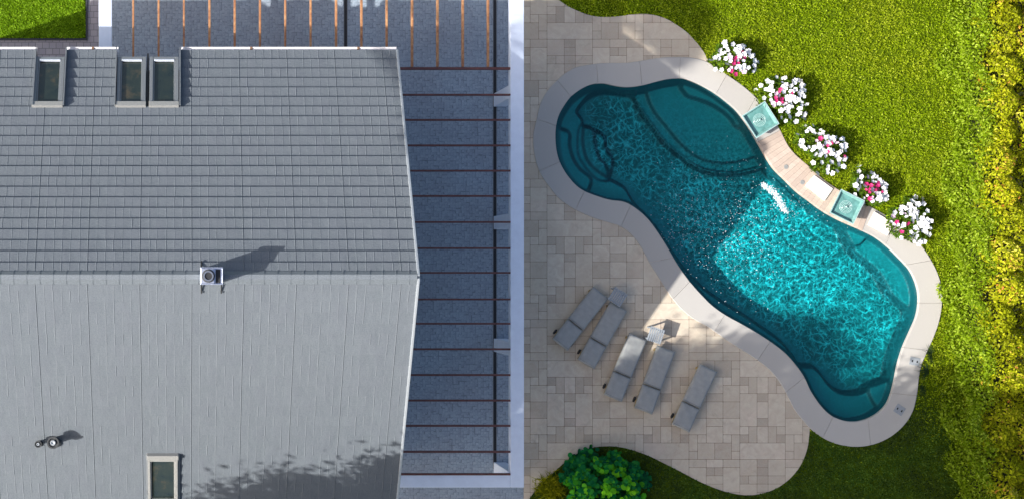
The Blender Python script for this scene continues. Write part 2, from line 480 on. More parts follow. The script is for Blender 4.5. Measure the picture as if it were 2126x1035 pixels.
OUTER = [(1411.6,119.4),(1369.8,120.6),(1330.4,127),(1300,131),(1265.5,131.5),(1237.7,133),(1196,140.3),(1172.7,153),(1156,167),(1135.6,189),(1121.7,214),(1113.5,247.5),(1106,282.3),(1108.7,321),(1119,355.7),(1138.6,386.7),(1161.8,413.7),(1193,435),(1231.4,452.4),(1266.2,463),(1289,471),(1312.6,489),(1332,516),(1347,544),(1363,570),(1376,590),(1394,617.6),(1415.5,642.3),(1441,662),(1465,675),(1487,690),(1512,708),(1542,727),(1574,748),(1598,768),(1614,787),(1630,813),(1648,848),(1664.7,870),(1681,888),(1707,907),(1736,920),(1773,926),(1809.8,921.8),(1846.5,906),(1875.9,881),(1894,852),(1902.5,817),(1907,780),(1912.6,754.7),(1923.6,729),(1938.3,696),(1949.3,662.8),(1954.8,626),(1953,593),(1943.8,563),(1928,533),(1909,506),(1886.7,482),(1860,461),(1828.9,442),(1797.8,424.4),(1768,410),(1744,397),(1709,373.3),(1682,349),(1651,322),(1633.3,300),(1617.8,269),(1604,246),(1588,224),(1566.7,201),(1540,177.8),(1504.4,153),(1473,132),(1444,122)]
LAWN_TOP = [(1130,-22),(1158.8,0),(1177.4,12.8),(1196,22),(1219,31),(1242,35.2),(1265.5,36),(1288.7,34),(1311.9,30.8),(1335,29.7),(1353.6,31.3),(1372,36),(1390.7,44),(1409,55.6),(1427.8,69.6),(1441.7,84.6),(1453.3,98.5),(1462.6,112.5),(1472,132)]
LAWN_BOT = [(1681,884),(1679,905),(1676,927),(1667,954),(1652,978.5),(1631,999.5),(1606.8,1014.6),(1580,1023.6),(1555.6,1026.6),(1531.5,1025),(1501,1018),(1471,1007),(1441,993),(1411,977),(1381,962),(1351,947),(1320.8,935.7),(1290.7,927.5),(1260.6,925),(1230.5,928),(1200,939),(1170,960.4),(1140,987.5),(1116,1011.6),(1098,1035),(1086,1060)]
inner = np.array(G2(catmull(INNER, n=5)))
outer = np.array(G2(catmull(OUTER, n=5)))
ltop = np.array(G2(catmull(LAWN_TOP, closed=False, n=4)))
lbot = np.array(G2(catmull(LAWN_BOT, closed=False, n=4)))

def arc(poly, a, b, n):
    """resampled run of a closed polyline from the point nearest a to the point nearest b, in list order"""
    ia = int(np.argmin(((poly - a) ** 2).sum(1))); ib = int(np.argmin(((poly - b) ** 2).sum(1)))
    idx = [ia]
    while idx[-1] != ib: idx.append((idx[-1] + 1) % len(poly))
    p = poly[idx].copy(); p[0] = a; p[-1] = b
    s = np.r_[0, np.cumsum(np.hypot(*np.diff(p, axis=0).T))]
    q = np.linspace(0, s[-1], n)
    return np.stack([np.interp(q, s, p[:, 0]), np.interp(q, s, p[:, 1])], 1)

mid = np.array([(p + outer[int(np.argmin(((outer - p) ** 2).sum(1)))]) / 2 for p in inner])   # runs under the coping

# ------------------------------------------------------------------ ground
def sheet(name, loops, z, mat):
    vs = []; 
    tris = tessellate_polygon([[Vector((p[0], p[1], 0)) for p in lp] for lp in loops])
    for lp in loops: vs += [(p[0], p[1], z) for p in lp]
    fs = []
    for t in tris:
        a, b, c = (vs[i] for i in t)
        cr = (b[0] - a[0]) * (c[1] - a[1]) - (b[1] - a[1]) * (c[0] - a[0])
        fs.append(list(t) if cr > 0 else list(t)[::-1])
    return np_mesh(name, vs, fs, mat)

XS = 9.43      # yard paving ends here, the pool garden begins
tag(sheet("ground", [[(-150, -150), (150, -150), (150, 150), (-150, 150)], [tuple(p) for p in mid[::2]]], -0.012, M['soil']), kind="structure")
LX, LY = G(182, 84)[:2]     # corner of the small lawn top left
tag(sheet("yard_paving", [[(-2.2, 5.0), (-2.2, 40), (XS, 40), (XS, -40), (-30, -40), (-30, -5.0), (-2.2, -5.0)]], 0.0, M['setts']), kind="structure")
tag(sheet("path", [[(-30, -5.0), (-2.2, -5.0), (-2.2, 40), (LX, 40), (LX, LY), (-30, LY)]], 0.0, M['path']), kind="structure")

# lawn edging kerb by the small lawn
kb = MB(); kb.box(LX - 0.05, LX, LY + 0.05, 40, -0.01, 0.045); kb.box(-30, LX, LY, LY + 0.05, -0.01, 0.045)
tag(kb.build("lawn_edging", M['gap'], bevel=0.008), "thin dark kerb around the corner of the small lawn behind the house", "edging")

# thin dark strips on the paved yard
def drain(name, x0, x1, y0, y1, label):  # thin dark strip with a low rail on each side
    r = empty(name, ((x0 + x1) / 2, (y0 + y1) / 2, 0.0)); tag(r, label, "drain", "dark strips in the paved yard")  # thin dark strip laid on the paving
    b = MB(); w, d = (x1 - x0) / 2, (y1 - y0) / 2
    b.box(-w, w, -d, d, 0.001, 0.004); b.build("strip_face", M['black'], r)
    c = MB(); c.box(-w - 0.012, -w, -d, d, 0.001, 0.014); c.box(w, w + 0.012, -d, d, 0.001, 0.014); c.build("strip_rail", M['frame'], r)
drain("dark_strip", 4.46, 4.54, 5.1, 12, "short dark strip between the orange rafters, ending under the white gutter")
drain("dark_strip", 8.59, 8.67, -5.5, 12, "long dark strip along the feet of the white pergola posts")

# ------------------------------------------------------------------ patio pavers
U = [0, 18.4, 35.7, 58.7, 76.4, 94.4, 112.4, 130.4, 147.9, 165, 182.6, 200]
UX = lambda c: (c // 11) * 200 + U[c % 11]
TILES = []
def T(c, r, w, h, tone): TILES.append((c, r, w, h, tone))
D, Lt, Md = 0.1, 0.85, 0.5
T(0,0,5,2,Lt); T(0,2,1,1,D); T(0,3,1,1,Lt); T(1,2,1,2,.25); T(2,2,1,2,.9); T(3,2,1,2,.25); T(4,2,1,1,D); T(4,3,1,1,Lt)
T(0,4,2,4,Lt); T(2,4,1,1,D); T(2,5,1,2,.8); T(2,7,1,1,D); T(3,4,2,4,.8)
T(0,8,1,1,Lt); T(0,9,1,1,D); T(1,8,1,2,.25); T(2,8,1,2,.8); T(3,8,1,2,.3); T(4,8,1,1,.8); T(4,9,1,1,D)
T(0,10,5,2,.8); T(0,12,2,2,Md); T(2,12,1,1,D); T(2,13,1,1,D); T(3,12,2,2,.6); T(0,14,1,1,.2); T(1,14,1,1,.5); T(2,14,1,1,D); T(3,14,2,1,.3)
T(0,15,2,2,.7); T(2,15,1,1,.2); T(2,16,1,1,D); T(3,15,2,2,Md)
T(5,0,1,1,.6); T(5,1,1,2,.7); T(6,0,2,2,.4); T(8,0,2,2,.25); T(10,0,1,1,.6); T(10,1,1,2,.7)
T(6,2,1,1,.9); T(7,2,2,2,.85); T(9,2,1,1,.9); T(5,3,2,2,.8); T(9,3,2,2,.8); T(7,4,2,1,.25); T(5,5,2,2,.3); T(7,5,2,2,.8); T(9,5,2,2,.35)
T(5,7,2,2,.8); T(7,7,2,1,.5); T(9,7,2,2,.85); T(7,8,2,2,.7); T(5,9,1,2,.6); T(6,9,1,1,.9); T(9,9,1,1,.85); T(10,9,1,2,.6)
T(6,10,2,2,.35); T(8,10,2,2,.3); T(5,11,1,1,.5); T(10,11,1,1,.6); T(5,12,2,1,.4); T(7,12,2,1,.85); T(9,12,2,1,.4); T(5,13,2,3,.8); T(9,13,2,3,.8)
T(7,13,1,1,.1); T(8,13,1,1,.15); T(7,14,2,1,.85); T(7,15,2,1,.3); T(5,16,2,1,.5); T(9,16,2,1,.45); T(7,16,2,1,.7)

def build_patio():
    # outline: yard edge, along the upper lawn, round the pool under the coping, along the lower lawn
    a = ltop[-1]; b = lbot[0]
    run = arc(mid, mid[int(np.argmin(((mid - a) ** 2).sum(1)))], mid[int(np.argmin(((mid - b) ** 2).sum(1)))], 160)
    poly = [(XS, 8.0)] + [tuple(p) for p in ltop[:-1]] + [tuple(a)] + [tuple(p) for p in run] + [tuple(p) for p in lbot] + [(XS, lbot[-1][1])]
    tris = tessellate_polygon([[Vector((p[0], p[1], 0)) for p in poly]])
    T3 = []
    for t in tris:
        p = [poly[i] for i in t]
        cr = (p[1][0] - p[0][0]) * (p[2][1] - p[0][1]) - (p[1][1] - p[0][1]) * (p[2][0] - p[0][0])
        if abs(cr) < 1e-9: continue
        T3.append(p if cr > 0 else p[::-1])
    bb = [(min(q[0] for q in p), max(q[0] for q in p), min(q[1] for q in p), max(q[1] for q in p)) for p in T3]
    co, fc, rnd = [], [], []
    rng = np.random.default_rng(3)
    g = 0.006
    for J in range(-2, 3):
        for I in range(-1, 4):
            for (c, r, w, h, tone) in TILES:
                x0 = 1135.3 + I * 200 + UX(c); x1 = 1135.3 + I * 200 + UX(c + w)
                y0 = 457.4 + J * 290 + r * 17.06; y1 = y0 + h * 17.06
                X0, Y1, _ = G(x0, y0); X1, Y0, _ = G(x1, y1)
                if X1 < XS or X0 > 22 or Y1 < -8.2 or Y0 > 8.6: continue
                X0 += g; X1 -= g; Y0 += g; Y1 -= g
                rv = min(1, max(0, tone + rng.normal() * 0.10))
                k = 0.012
                rect = [(X0 + k, Y0), (X1 - k, Y0), (X1, Y0 + k), (X1, Y1 - k), (X1 - k, Y1), (X0 + k, Y1), (X0, Y1 - k), (X0, Y0 + k)]
                for p, q in zip(T3, bb):
                    if q[1] < X0 or q[0] > X1 or q[3] < Y0 or q[2] > Y1: continue
                    out = clip_convex(rect, p)
                    if len(out) > 2:
                        b0 = len(co); co += [(x, y, 0.03) for x, y in out]; fc.append(list(range(b0, b0 + len(out)))); rnd.append(rv)
    pt = np_mesh("patio", co, fc, M['pavers'], face_attr={"rnd": rnd}); tag(pt, kind="structure")
    # bed and rim
    n = len(poly); vs = [(x, y, 0.026) for x, y in poly] + [(x, y, -0.02) for x, y in poly]
    fs = [list(t) for t in tris]; fs = [f if ((vs[f[1]][0]-vs[f[0]][0])*(vs[f[2]][1]-vs[f[0]][1])-(vs[f[1]][1]-vs[f[0]][1])*(vs[f[2]][0]-vs[f[0]][0]))>0 else f[::-1] for f in fs]
    fs += [[i, (i + 1) % n, n + (i + 1) % n, n + i] for i in range(n)]
    tag(np_mesh("patio_bed", vs, fs, M['joint']), kind="structure")
    return np.array(poly)
patio_poly = build_patio()

# ------------------------------------------------------------------ pool
WZ = -0.10
pool = empty("swimming_pool", (*G(1530, 500)[:2], 0)); tag(pool, "free-form teal swimming pool with pale stone coping, steps and benches under water", "pool")
PO = np.array(pool.location)
def pool_local(o):
    o.location = -Vector(PO); return o

JOINTS = [((1411.6,119.4),(1409,161.6)),((1327,127.6),(1331.6,176.5)),((1237.7,133),(1240.5,172.5)),((1156,167),(1183.5,200)),((1113.5,247.5),(1152.3,261)),((1119,355.7),(1160,337)),((1194,436),(1212,398.3)),((1288,471),(1308,427)),((1347,544),(1396,535)),((1396,620),(1430,585)),((1482,687),(1503,653)),((1572,746),(1597,708.7)),((1630,813),(1668,783)),((1707,907),(1728,865)),((1806,922.5),(1801,869)),((1902,820),(1851,815)),((1925,726),(1875,720)),((1954.8,628),(1907.5,628)),((1932,540),(1880,549)),((1857,459),(1838,507)),((1806,429),(1789,477)),((1619,271),(1573,295)),((1568,202.5),(1543,247)),((1508,155.5),(1486,194))]
TRAV = [((1806,429),(1789,477)),((1619,271),(1573,295))]

def build_coping():
    co, fc, rnd = [], [], []
    rng = np.random.default_rng(5)
    def slab(ins, outs, z0, z1, rv, gap=0.004):
        n = len(ins); b = len(co)
        # small gap at both ends
        for k, sgn in ((0, 1), (n - 1, -1)):
            for L in (ins, outs):
                d = L[k + sgn] - L[k]; L[k] = L[k] + d / np.linalg.norm(d) * min(gap, np.linalg.norm(d) * .4)
        e = 0.012
        for i in range(n):
            d = (outs[i] - ins[i]); d /= np.linalg.norm(d)
            a, c = ins[i] - d * 0.02, outs[i]
            co.extend([(*a, z0), (*a, z1 - e), (*(a + d * e), z1), (*(c - d * e), z1), (*c, z1 - e), (*c, z0)])
        for i in range(n - 1):
            for k in range(5):
                fc.append([b + i * 6 + k, b + i * 6 + k + 1, b + (i + 1) * 6 + k + 1, b + (i + 1) * 6 + k][::-1]); rnd.append(rv)
        fc.append([b + k for k in range(6)]); rnd.append(rv)
        fc.append([b + (n - 1) * 6 + k for k in range(6)][::-1]); rnd.append(rv)
    J = [(np.array(G(*o)[:2]), np.array(G(*i)[:2])) for o, i in JOINTS]
    N = len(J)
    for k in range(N):
        (o0, i0), (o1, i1) = J[k], J[(k + 1) % N]
        if JOINTS[k] in TRAV[:1]:
            continue
        L = np.linalg.norm(o1 - o0); n = max(4, int(L / 0.08))
        slab(arc(inner, i0, i1, n), arc(outer, o0, o1, n), -0.06, 0.055, rng.uniform())
    tc = np_mesh("coping", co, fc, M['coping'], pool, face_attr={"rnd": rnd}); pool_local(tc)
    co, fc, rnd = [], [], []
    (o0, i0), (o1, i1) = [(np.array(G(*o)[:2]), np.array(G(*i)[:2])) for o, i in TRAV]
    NP = 26
    A = arc(inner, i0, i1, NP * 3 + 1); B = arc(outer, o0, o1, NP * 3 + 1)
    for k in range(NP):
        slab(A[k * 3:k * 3 + 4].copy(), B[k * 3:k * 3 + 4].copy(), -0.06, 0.07, rng.uniform(), 0.002)
    pool_local(np_mesh("stone_edging", co, fc, M['trav'], pool, face_attr={"rnd": rnd}))
    # dark filling under the slabs so the joints read dark
    vs = []; n = len(inner)
    for p in inner:
        q = outer[int(np.argmin(((outer - p) ** 2).sum(1)))]; d = (q - p) / np.linalg.norm(q - p)
        vs += [(*(p + d * 0.0), 0.02), (*(q - d * 0.03), 0.02), (*(p + d * 0.0), -0.3)]
    fs = []
    for i in range(n):
        j = (i + 1) % n
        fs += [[i * 3, j * 3, j * 3 + 1, i * 3 + 1], [i * 3, i * 3 + 2, j * 3 + 2, j * 3]]
    pool_local(np_mesh("coping_bed", vs, fs, M['joint'], pool))
build_coping()

# under-water relief; lower numbers are shallower
def R(pts): return np.array(G2(catmull(pts, n=3), -0.4))
R_BENCH_BL = [(1322,424),(1348,450),(1372,480),(1398,520),(1428,562),(1462,596),(1500,624),(1545,652),(1590,682),(1625,708),(1650,738),(1664,757),(1690,760),(1708,776),(1722,795),(1742,811),(1768,816),(1790,812),(1802,803),(1818,794),(1840,787),(1850,775),(1857,745),(1866,715),(1880,680),(1887,655),(1884,641),(1868,628),(1850,612),(1838,590),(1822,565),(1800,545),(1775,525),(1760,503),(1748,475),(1740,450),(1722,436),(1650,388),(1605,346),(1575,352),(1530,362),(1480,358),(1450,347),(1420,325),(1385,295),(1350,250),(1332,220),(1322,200),(1300,191),(1262,189),(1238,194),(1222,203),(1207,219),(1200,233),(1212,251),(1209,286),(1214,321),(1227,344),(1247,361),(1266,371),(1297,387),(1310,406)]
deep = R(R_BENCH_BL)
R_SH2 = R([(1322,196),(1334,222),(1352,250),(1387,295),(1421,324),(1450,344),(1480,354),(1530,358),(1575,348),(1606,340),(1640,300),(1560,190),(1420,130),(1322,150)])
R_SH3 = R([(1346,196),(1362,232),(1386,262),(1418,300),(1455,328),(1500,338),(1550,332),(1590,316),(1640,290),(1560,190),(1420,130),(1346,150)])
R_BTR = R([(1408,140),(1411,176),(1420,192),(1430,201),(1450,207),(1475,217),(1500,232),(1517,248),(1527,262),(1540,267),(1560,269),(1590,262),(1500,150)])
R_ST1 = R([(1110,262),(1165,270),(1180,279),(1180,301),(1187,328),(1202,352),(1225,373),(1216,402),(1200,430),(1110,420)])
R_ST3 = R([(1205,262),(1219,262),(1234,268),(1237,294),(1245,325),(1261,346),(1263,370),(1240,372),(1205,330),(1200,290)])
R_ST4 = R([(1225,268),(1242,272),(1259,282),(1264,309),(1277,331),(1268,369),(1250,370),(1215,330),(1215,270)])
R_SE1 = R([(1738,440),(1745,470),(1757,490),(1768,508),(1782,508),(1793,498),(1799,486),(1800,465)])
R_SE2 = R([(1800,803),(1806,825),(1822,846),(1860,860),(1880,780),(1848,784),(1820,796)])

def build_shell():
    st = 0.03
    x0, x1 = inner[:, 0].min() - .1, inner[:, 0].max() + .1; y0, y1 = inner[:, 1].min() - .1, inner[:, 1].max() + .1
    xs = np.arange(x0, x1, st); ys = np.arange(y0, y1, st)
    X, Y = np.meshgrid(xs, ys)
    def ss(sd, w):
        t = np.clip((sd + w) / (2 * w), 0, 1); return t * t * (3 - 2 * t)
    sd_in = sdist(inner, X, Y)
    gy, gx = np.gradient(sd_in, st)
    Z = np.full(X.shape, -0.55)
    def put(poly, d, w=0.05):
        nonlocal Z
        t = ss(sdist(poly, X, Y), w); Z = Z * (1 - t) + d * t
    put(deep, -1.25, 0.09)
    put(R_SH2, -0.95, 0.05); put(R_SH3, -0.72, 0.05); put(R_BTR, -0.38, .06)
    put(R_ST4, -1.0, .08); put(R_ST3, -0.78, .09)
    put(R_ST1, -0.25, .085); put(R_SE1, -0.32, .045); put(R_SE2, -0.33, .045)
    ww = 0.10 + 0.20 * np.clip(gx * .75 - gy * .35 + .25, 0, 1)        # cove between wall and benches
    t = np.clip(sd_in / ww, 0, 1); Z = Z * t * t * (3 - 2 * t) 
    hy_, hx_ = np.gradient(Z, st); slope = np.hypot(hx_, hy_)
    riser_shade = np.clip((slope - .9) / 1.3, 0, 1); riser_shade = np.maximum(riser_shade, 1 - np.clip(sd_in / (ww * .85) , 0, 1) ** 3) 
    sdd = sdist(deep, X, Y); s3 = sdist(R_ST3, X, Y); s4 = sdist(R_ST4, X, Y); s1 = sdist(R_ST1, X, Y)
    shade_band = lambda sd: 1 - np.clip((np.abs(sd + .035) - .035) / .03, 0, 1)      # painted shade line along each step edge
    left = X < G(1275, 0)[0]
    riser_shade = np.maximum(riser_shade, shade_band(s1)); riser_shade = np.maximum(riser_shade, shade_band(s3) * (sdd > .03)); riser_shade = np.maximum(riser_shade, shade_band(s4) * (sdd > .03) * (s3 < -.03))
    riser_shade = np.maximum(riser_shade, shade_band(-sdd) * left * (s1 < 0))
    Z *= .55; Z += WZ
    keep = sd_in > -0.06
    idx = -np.ones(X.shape, int)
    q = keep[:-1, :-1] & keep[1:, :-1] & keep[:-1, 1:] & keep[1:, 1:]
    use = np.zeros(X.shape, bool); use[:-1, :-1] |= q; use[1:, :-1] |= q; use[:-1, 1:] |= q; use[1:, 1:] |= q
    idx[use] = np.arange(use.sum())
    co = np.stack([X[use], Y[use], Z[use]], 1)
    i, j = np.nonzero(q)
    f = np.stack([idx[i, j], idx[i, j + 1], idx[i + 1, j + 1], idx[i + 1, j]], 1)
    o = np_mesh("pool_shell", co, f, M['shell'], pool, smooth=True, point_attr={"riser_shade": riser_shade[use]}); pool_local(o)
    n = len(inner)
    vs = [(*p, -0.02) for p in inner] + [(*p, -1.5) for p in inner]
    o = np_mesh("pool_wall", vs, [[i, (i + 1) % n, n + (i + 1) % n, n + i] for i in range(n)], M['shell'], pool, smooth=True)
    pool_local(o)
build_shell()

def build_water():
    st = 0.02
    x0, x1 = inner[:, 0].min() - .1, inner[:, 0].max() + .1; y0, y1 = inner[:, 1].min() - .1, inner[:, 1].max() + .1
    X, Y = np.meshgrid(np.arange(x0, x1, st), np.arange(y0, y1, st))
    sd_in = sdist(inner, X, Y)
    def blob(px, py, rx, ry, ang=0):
        cx, cy, _ = G(px, py); c, s = math.cos(ang), math.sin(ang)
        u = (X - cx) * c + (Y - cy) * s; v = -(X - cx) * s + (Y - cy) * c
        return np.exp(-((u / rx) ** 2 + (v / ry) ** 2))
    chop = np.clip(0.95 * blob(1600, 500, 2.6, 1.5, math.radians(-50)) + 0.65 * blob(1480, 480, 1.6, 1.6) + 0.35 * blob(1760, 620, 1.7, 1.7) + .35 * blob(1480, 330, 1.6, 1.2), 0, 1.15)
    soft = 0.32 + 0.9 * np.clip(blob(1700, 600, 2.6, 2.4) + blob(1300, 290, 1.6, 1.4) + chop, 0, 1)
    soft *= np.clip(sd_in / 0.5, 0.25, 1)
    rng = np.random.default_rng(21)
    Z = np.zeros(X.shape)
    for k in range(46):
        lam = rng.uniform(0.26, 0.62); a = rng.uniform(0, 2 * PI); ph = rng.uniform(0, 2 * PI); kk = 2 * PI / lam
        warp = 0.10 * np.sin(X * 1.7 + k) + 0.10 * np.sin(Y * 1.3 + 2 * k)
        Z += soft * 0.00115 * (lam / .35) ** 1.4 * np.sin(kk * (X * math.cos(a) + Y * math.sin(a) + warp) + ph)
    for k in range(44):
        lam = rng.uniform(0.09, 0.2); a = rng.uniform(0, 2 * PI); ph = rng.uniform(0, 2 * PI); kk = 2 * PI / lam
        Z += chop ** 1.5 * 0.0010 * (lam / .12) * np.sin(kk * (X * math.cos(a) + Y * math.sin(a) + 0.05 * np.sin(X * 3 + k)) + ph)
    # rings spreading from the splash of the fountain
    for (px, py, am, lam) in ((1600, 405, 0.006, 0.22), (1455, 310, 0.003, 0.16)):
        cx, cy, _ = G(px, py); r = np.hypot(X - cx, Y - cy)
        Z += am * np.exp(-r / 0.9) * np.sin(2 * PI * r / lam) 
    Z = WZ + Z * .8
    keep = sd_in > -0.045
    q = keep[:-1, :-1] & keep[1:, :-1] & keep[:-1, 1:] & keep[1:, 1:]
    use = np.zeros(X.shape, bool); use[:-1, :-1] |= q; use[1:, :-1] |= q; use[:-1, 1:] |= q; use[1:, 1:] |= q
    idx = -np.ones(X.shape, int); idx[use] = np.arange(use.sum())
    co = np.stack([X[use], Y[use], Z[use]], 1); i, j = np.nonzero(q)
    f = np.stack([idx[i, j], idx[i, j + 1], idx[i + 1, j + 1], idx[i + 1, j]], 1)
    dm = np.clip(sdist(deep, X, Y) / .25, 0, 1)
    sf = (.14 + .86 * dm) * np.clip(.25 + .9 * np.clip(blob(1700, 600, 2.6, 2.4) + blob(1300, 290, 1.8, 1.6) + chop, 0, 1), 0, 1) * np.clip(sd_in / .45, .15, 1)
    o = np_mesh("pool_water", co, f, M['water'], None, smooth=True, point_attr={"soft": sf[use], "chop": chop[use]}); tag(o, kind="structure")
build_water()

# ------------------------------------------------------------------ house
ZE, ZR, YR, XR, XL = 4.3, 8.3, -0.155, 5.36, -8.1
RUN = 5.65; LS = math.hypot(RUN, ZR - ZE); CO, SI = RUN / LS, (ZR - ZE) / LS
def RP(x, s, h, side):      # point on the roof: s metres up the slope from the eave, h above the deck
    return (x, YR + side * ((LS - s) * CO + h * SI), ZR - (LS - s) * SI + h * CO)
house = empty("house", (0, 0, 0)); tag(house, "large house seen from above, steep grey granulated tile roof with four roof windows", "house")
NC = 22; CL = (LS - 0.05) / NC
NOTCH = [(-3.68, -2.95), (-1.66, -0.09)]; NS = 6 * CL

def build_roof():
    co, fc, rnd = [], [], []
    rng = np.random.default_rng(9)
    for side in (1, -1):
        for k in range(NC):
            s0, s1 = k * CL, (k + 1) * CL + (0.0 if k < NC - 1 else 0.04)
            spans = [(XL, XR)]
            if side == 1 and k < 6:
                spans = [(XL, NOTCH[0][0]), (NOTCH[0][1], NOTCH[1][0]), (NOTCH[1][1], XR)]
            for (xa, xb) in spans:
                xs = [(xa, 0.0, 0)]
                i0 = int(math.floor(xa / 0.2)) - 1
                for i in range(i0, int(xb / 0.2) + 2):
                    seam = (i % 6 == 1)
                    c = i * 0.2 + (0 if seam else rng.normal() * (0.013 if side == 1 else .004))
                    w = 0.012
                    if seam: pr = [(c - .014, 0.0), (c - .008, 0.009), (c, 0.009), (c + .006, -0.004), (c + .014, -.004), (c + .02, 0.0)]
                    else:
                        hh = (0.001 if side == -1 else .002) + 0.006 * rng.uniform()
                        pr = [(c - w, 0.0), (c - w * .3, hh), (c + w * .3, hh), (c + w, 0.0)]
                    if side == -1 and not seam and rng.uniform() < .35: continue
                    if pr[0][0] <= xs[-1][0] + .005 or pr[-1][0] >= xb - .005: continue
                    for j, (x, h) in enumerate(pr): xs.append((x, h, 1 if j else 0))
                xs.append((xb, 0.0, 0))
                b = len(co); sag = rng.normal() * 0.002
                for (x, h, _) in xs:
                    hs = .062 if side == 1 else .045
                    co.append(RP(x, s0, 0.008, side)); co.append(RP(x, s0, hs + h + sag, side)); co.append(RP(x, s1, 0.010 + h * .9, side))
                rv = rng.uniform()
                for i in range(len(xs) - 1):
                    a = b + i * 3; c2 = a + 3
                    if not xs[i + 1][2]: rv = .25 + rng.uniform() * .35
                    r = .75 if xs[i + 1][2] and side == -1 else rv
                    for f in ([a, c2, c2 + 1, a + 1], [a + 1, c2 + 1, c2 + 2, a + 2]):
                        fc.append(f if side == -1 else f[::-1]); rnd.append(r)
    roof = np_mesh("roof", co, fc, M['roof'], house, face_attr={"rnd": rnd})
    # deck below the tiles
    b = MB()
    def deck(xa, xb, sa, sb, side):
        vs = [RP(xa, sa, 0.01, side), RP(xb, sa, 0.01, side), RP(xb, sb, 0.01, side), RP(xa, sb, 0.01, side),
              RP(xa, sa, -0.14, side), RP(xb, sa, -0.14, side), RP(xb, sb, -0.14, side), RP(xa, sb, -0.14, side)]
        b.add(vs, [[0, 1, 2, 3], [7, 6, 5, 4], [0, 4, 5, 1], [2, 6, 7, 3], [0, 3, 7, 4], [1, 5, 6, 2]])
    deck(XL, XR, 0.003, LS, -1); deck(XL, XR, NS, LS, 1)
    for xa, xb in ((XL, NOTCH[0][0]), (NOTCH[0][1], NOTCH[1][0]), (NOTCH[1][1], XR)): deck(xa, xb, 0.003, NS, 1)
    b.build("roof_deck", M['trim'], roof)
    # ridge cap of overlapping pieces
    b = MB(); W = 0.13; x = XL; i = 0
    while x < XR - 0.02:
        x2 = min(x + 0.302, XR)
        for (wa, wb, ha, W2) in ((x, x2 + .0, 0.075, W), (x2 - 0.020, x2 - 0.004, 0.081, W + 0.012)):
            def cs(xx): return [RP(xx, LS - W2, ha - .03, 1), RP(xx, LS - .015, ha, 1), RP(xx, LS - .015, ha, -1), RP(xx, LS - W2 - .04, ha - .03, -1), RP(xx, LS - W2 - .04, 0.02, -1), RP(xx, LS - W2, 0.02, 1)]
            A, B = cs(wa), cs(wb); b.add(A + B, [[j, (j + 1) % 6, 6 + (j + 1) % 6, 6 + j] for j in range(6)] + [[5, 4, 3, 2, 1, 0], [6, 7, 8, 9, 10, 11]])
        x += 0.302
    b.build("ridge_cap", M['ridge'], roof)
    # rake trims
    for xa in (XR, XL - .06):
        b = MB()
        for side in (1, -1):
            vs = []
            for xx in (xa, xa + .06):
                for s in (-.01, LS):
                    for h in (-.16, .075): vs.append(RP(xx, s, h, side))
            b.add(vs, [[0, 1, 3, 2], [4, 6, 7, 5], [0, 4, 5, 1], [2, 3, 7, 6], [1, 5, 7, 3], [0, 2, 6, 4]])
        b.build("rake_trim", M['trim'], roof, bevel=0.01)
    # gutters
    for (xa, xb, jn) in ((XL, NOTCH[0][0], []), (NOTCH[0][1], NOTCH[1][0] + .03, [-2.27]), (NOTCH[1][1] + .05, XR + .02, [1.72, 4.42])):
        b = MB(); n = 8; prof = [(0.065 * math.cos(PI + PI * i / n), 0.065 * math.sin(PI + PI * i / n)) for i in range(n + 1)]
        prof2 = [(0.055 * math.cos(PI + PI * i / n), 0.055 * math.sin(PI + PI * i / n)) for i in range(n, -1, -1)]
        pf = prof + prof2
        yc, zc = YR + RUN + .045, ZE - .015
        # a closed-top half round gutter: bright fascia board behind and rolled rims
        vs = [(xx, yc + p[0], zc + p[1]) for xx in (xa, xb) for p in pf]; m = len(pf)
        b.add(vs, [[i, (i + 1) % m, m + (i + 1) % m, m + i] for i in range(m)])
        b.box(xa, xb, yc - .062, yc + .062, zc - .02, zc - .012)
        b.tube((xa, yc + .06, zc), (xb, yc + .06, zc), .012, n=8)
        b.build("gutter", M['gutter'], roof)
        if jn:
            for x in jn:
                b = MB(); b.box(x - .03, x + .03, yc - .07, yc + .075, zc - .01, zc + .016); b.build("gutter_bracket", M['rust'], roof)
    return roof
M['ridge'] = plain("grey_ridge_metal", (0.155, 0.18, 0.205), 0.6, 0.0, nscale=40, var=0.2)
roof = build_roof()

def build_walls():
    prof = [(-5.45, 0), (5.0, 0), (5.0, 4.42), (YR, 8.08), (-5.45, 4.32)]
    b = MB(); n = 5
    vs = [(x, y, z) for x in (-7.95, 5.0) for y, z in prof]
    b.add(vs, [[4, 3, 2, 1, 0], [5, 6, 7, 8, 9]] + [[i, (i + 1) % n, n + (i + 1) % n, n + i] for i in range(n)])
    b.build("wall", M['wall'], house)
    b = MB(); b.box(-8.05, -7.6, 4.6, 5.42, 0, 4.1); b.build("shadow_pier", M['wall'], house)  # unseen pier added to shape the house shadow on the small lawn
build_walls()

def slope_matrix(x, s, h, side):
    o = Vector(RP(x, s, h, side)); ux = Vector((1, 0, 0)); us = Vector((0, -side * CO, SI)); un = Vector((0, side * SI, CO))
    if side == 1: pass
    m = Matrix(((ux.x, us.x, un.x, o.x), (ux.y, us.y, un.y, o.y), (ux.z, us.z, un.z, o.z), (0, 0, 0, 1)))
    return m

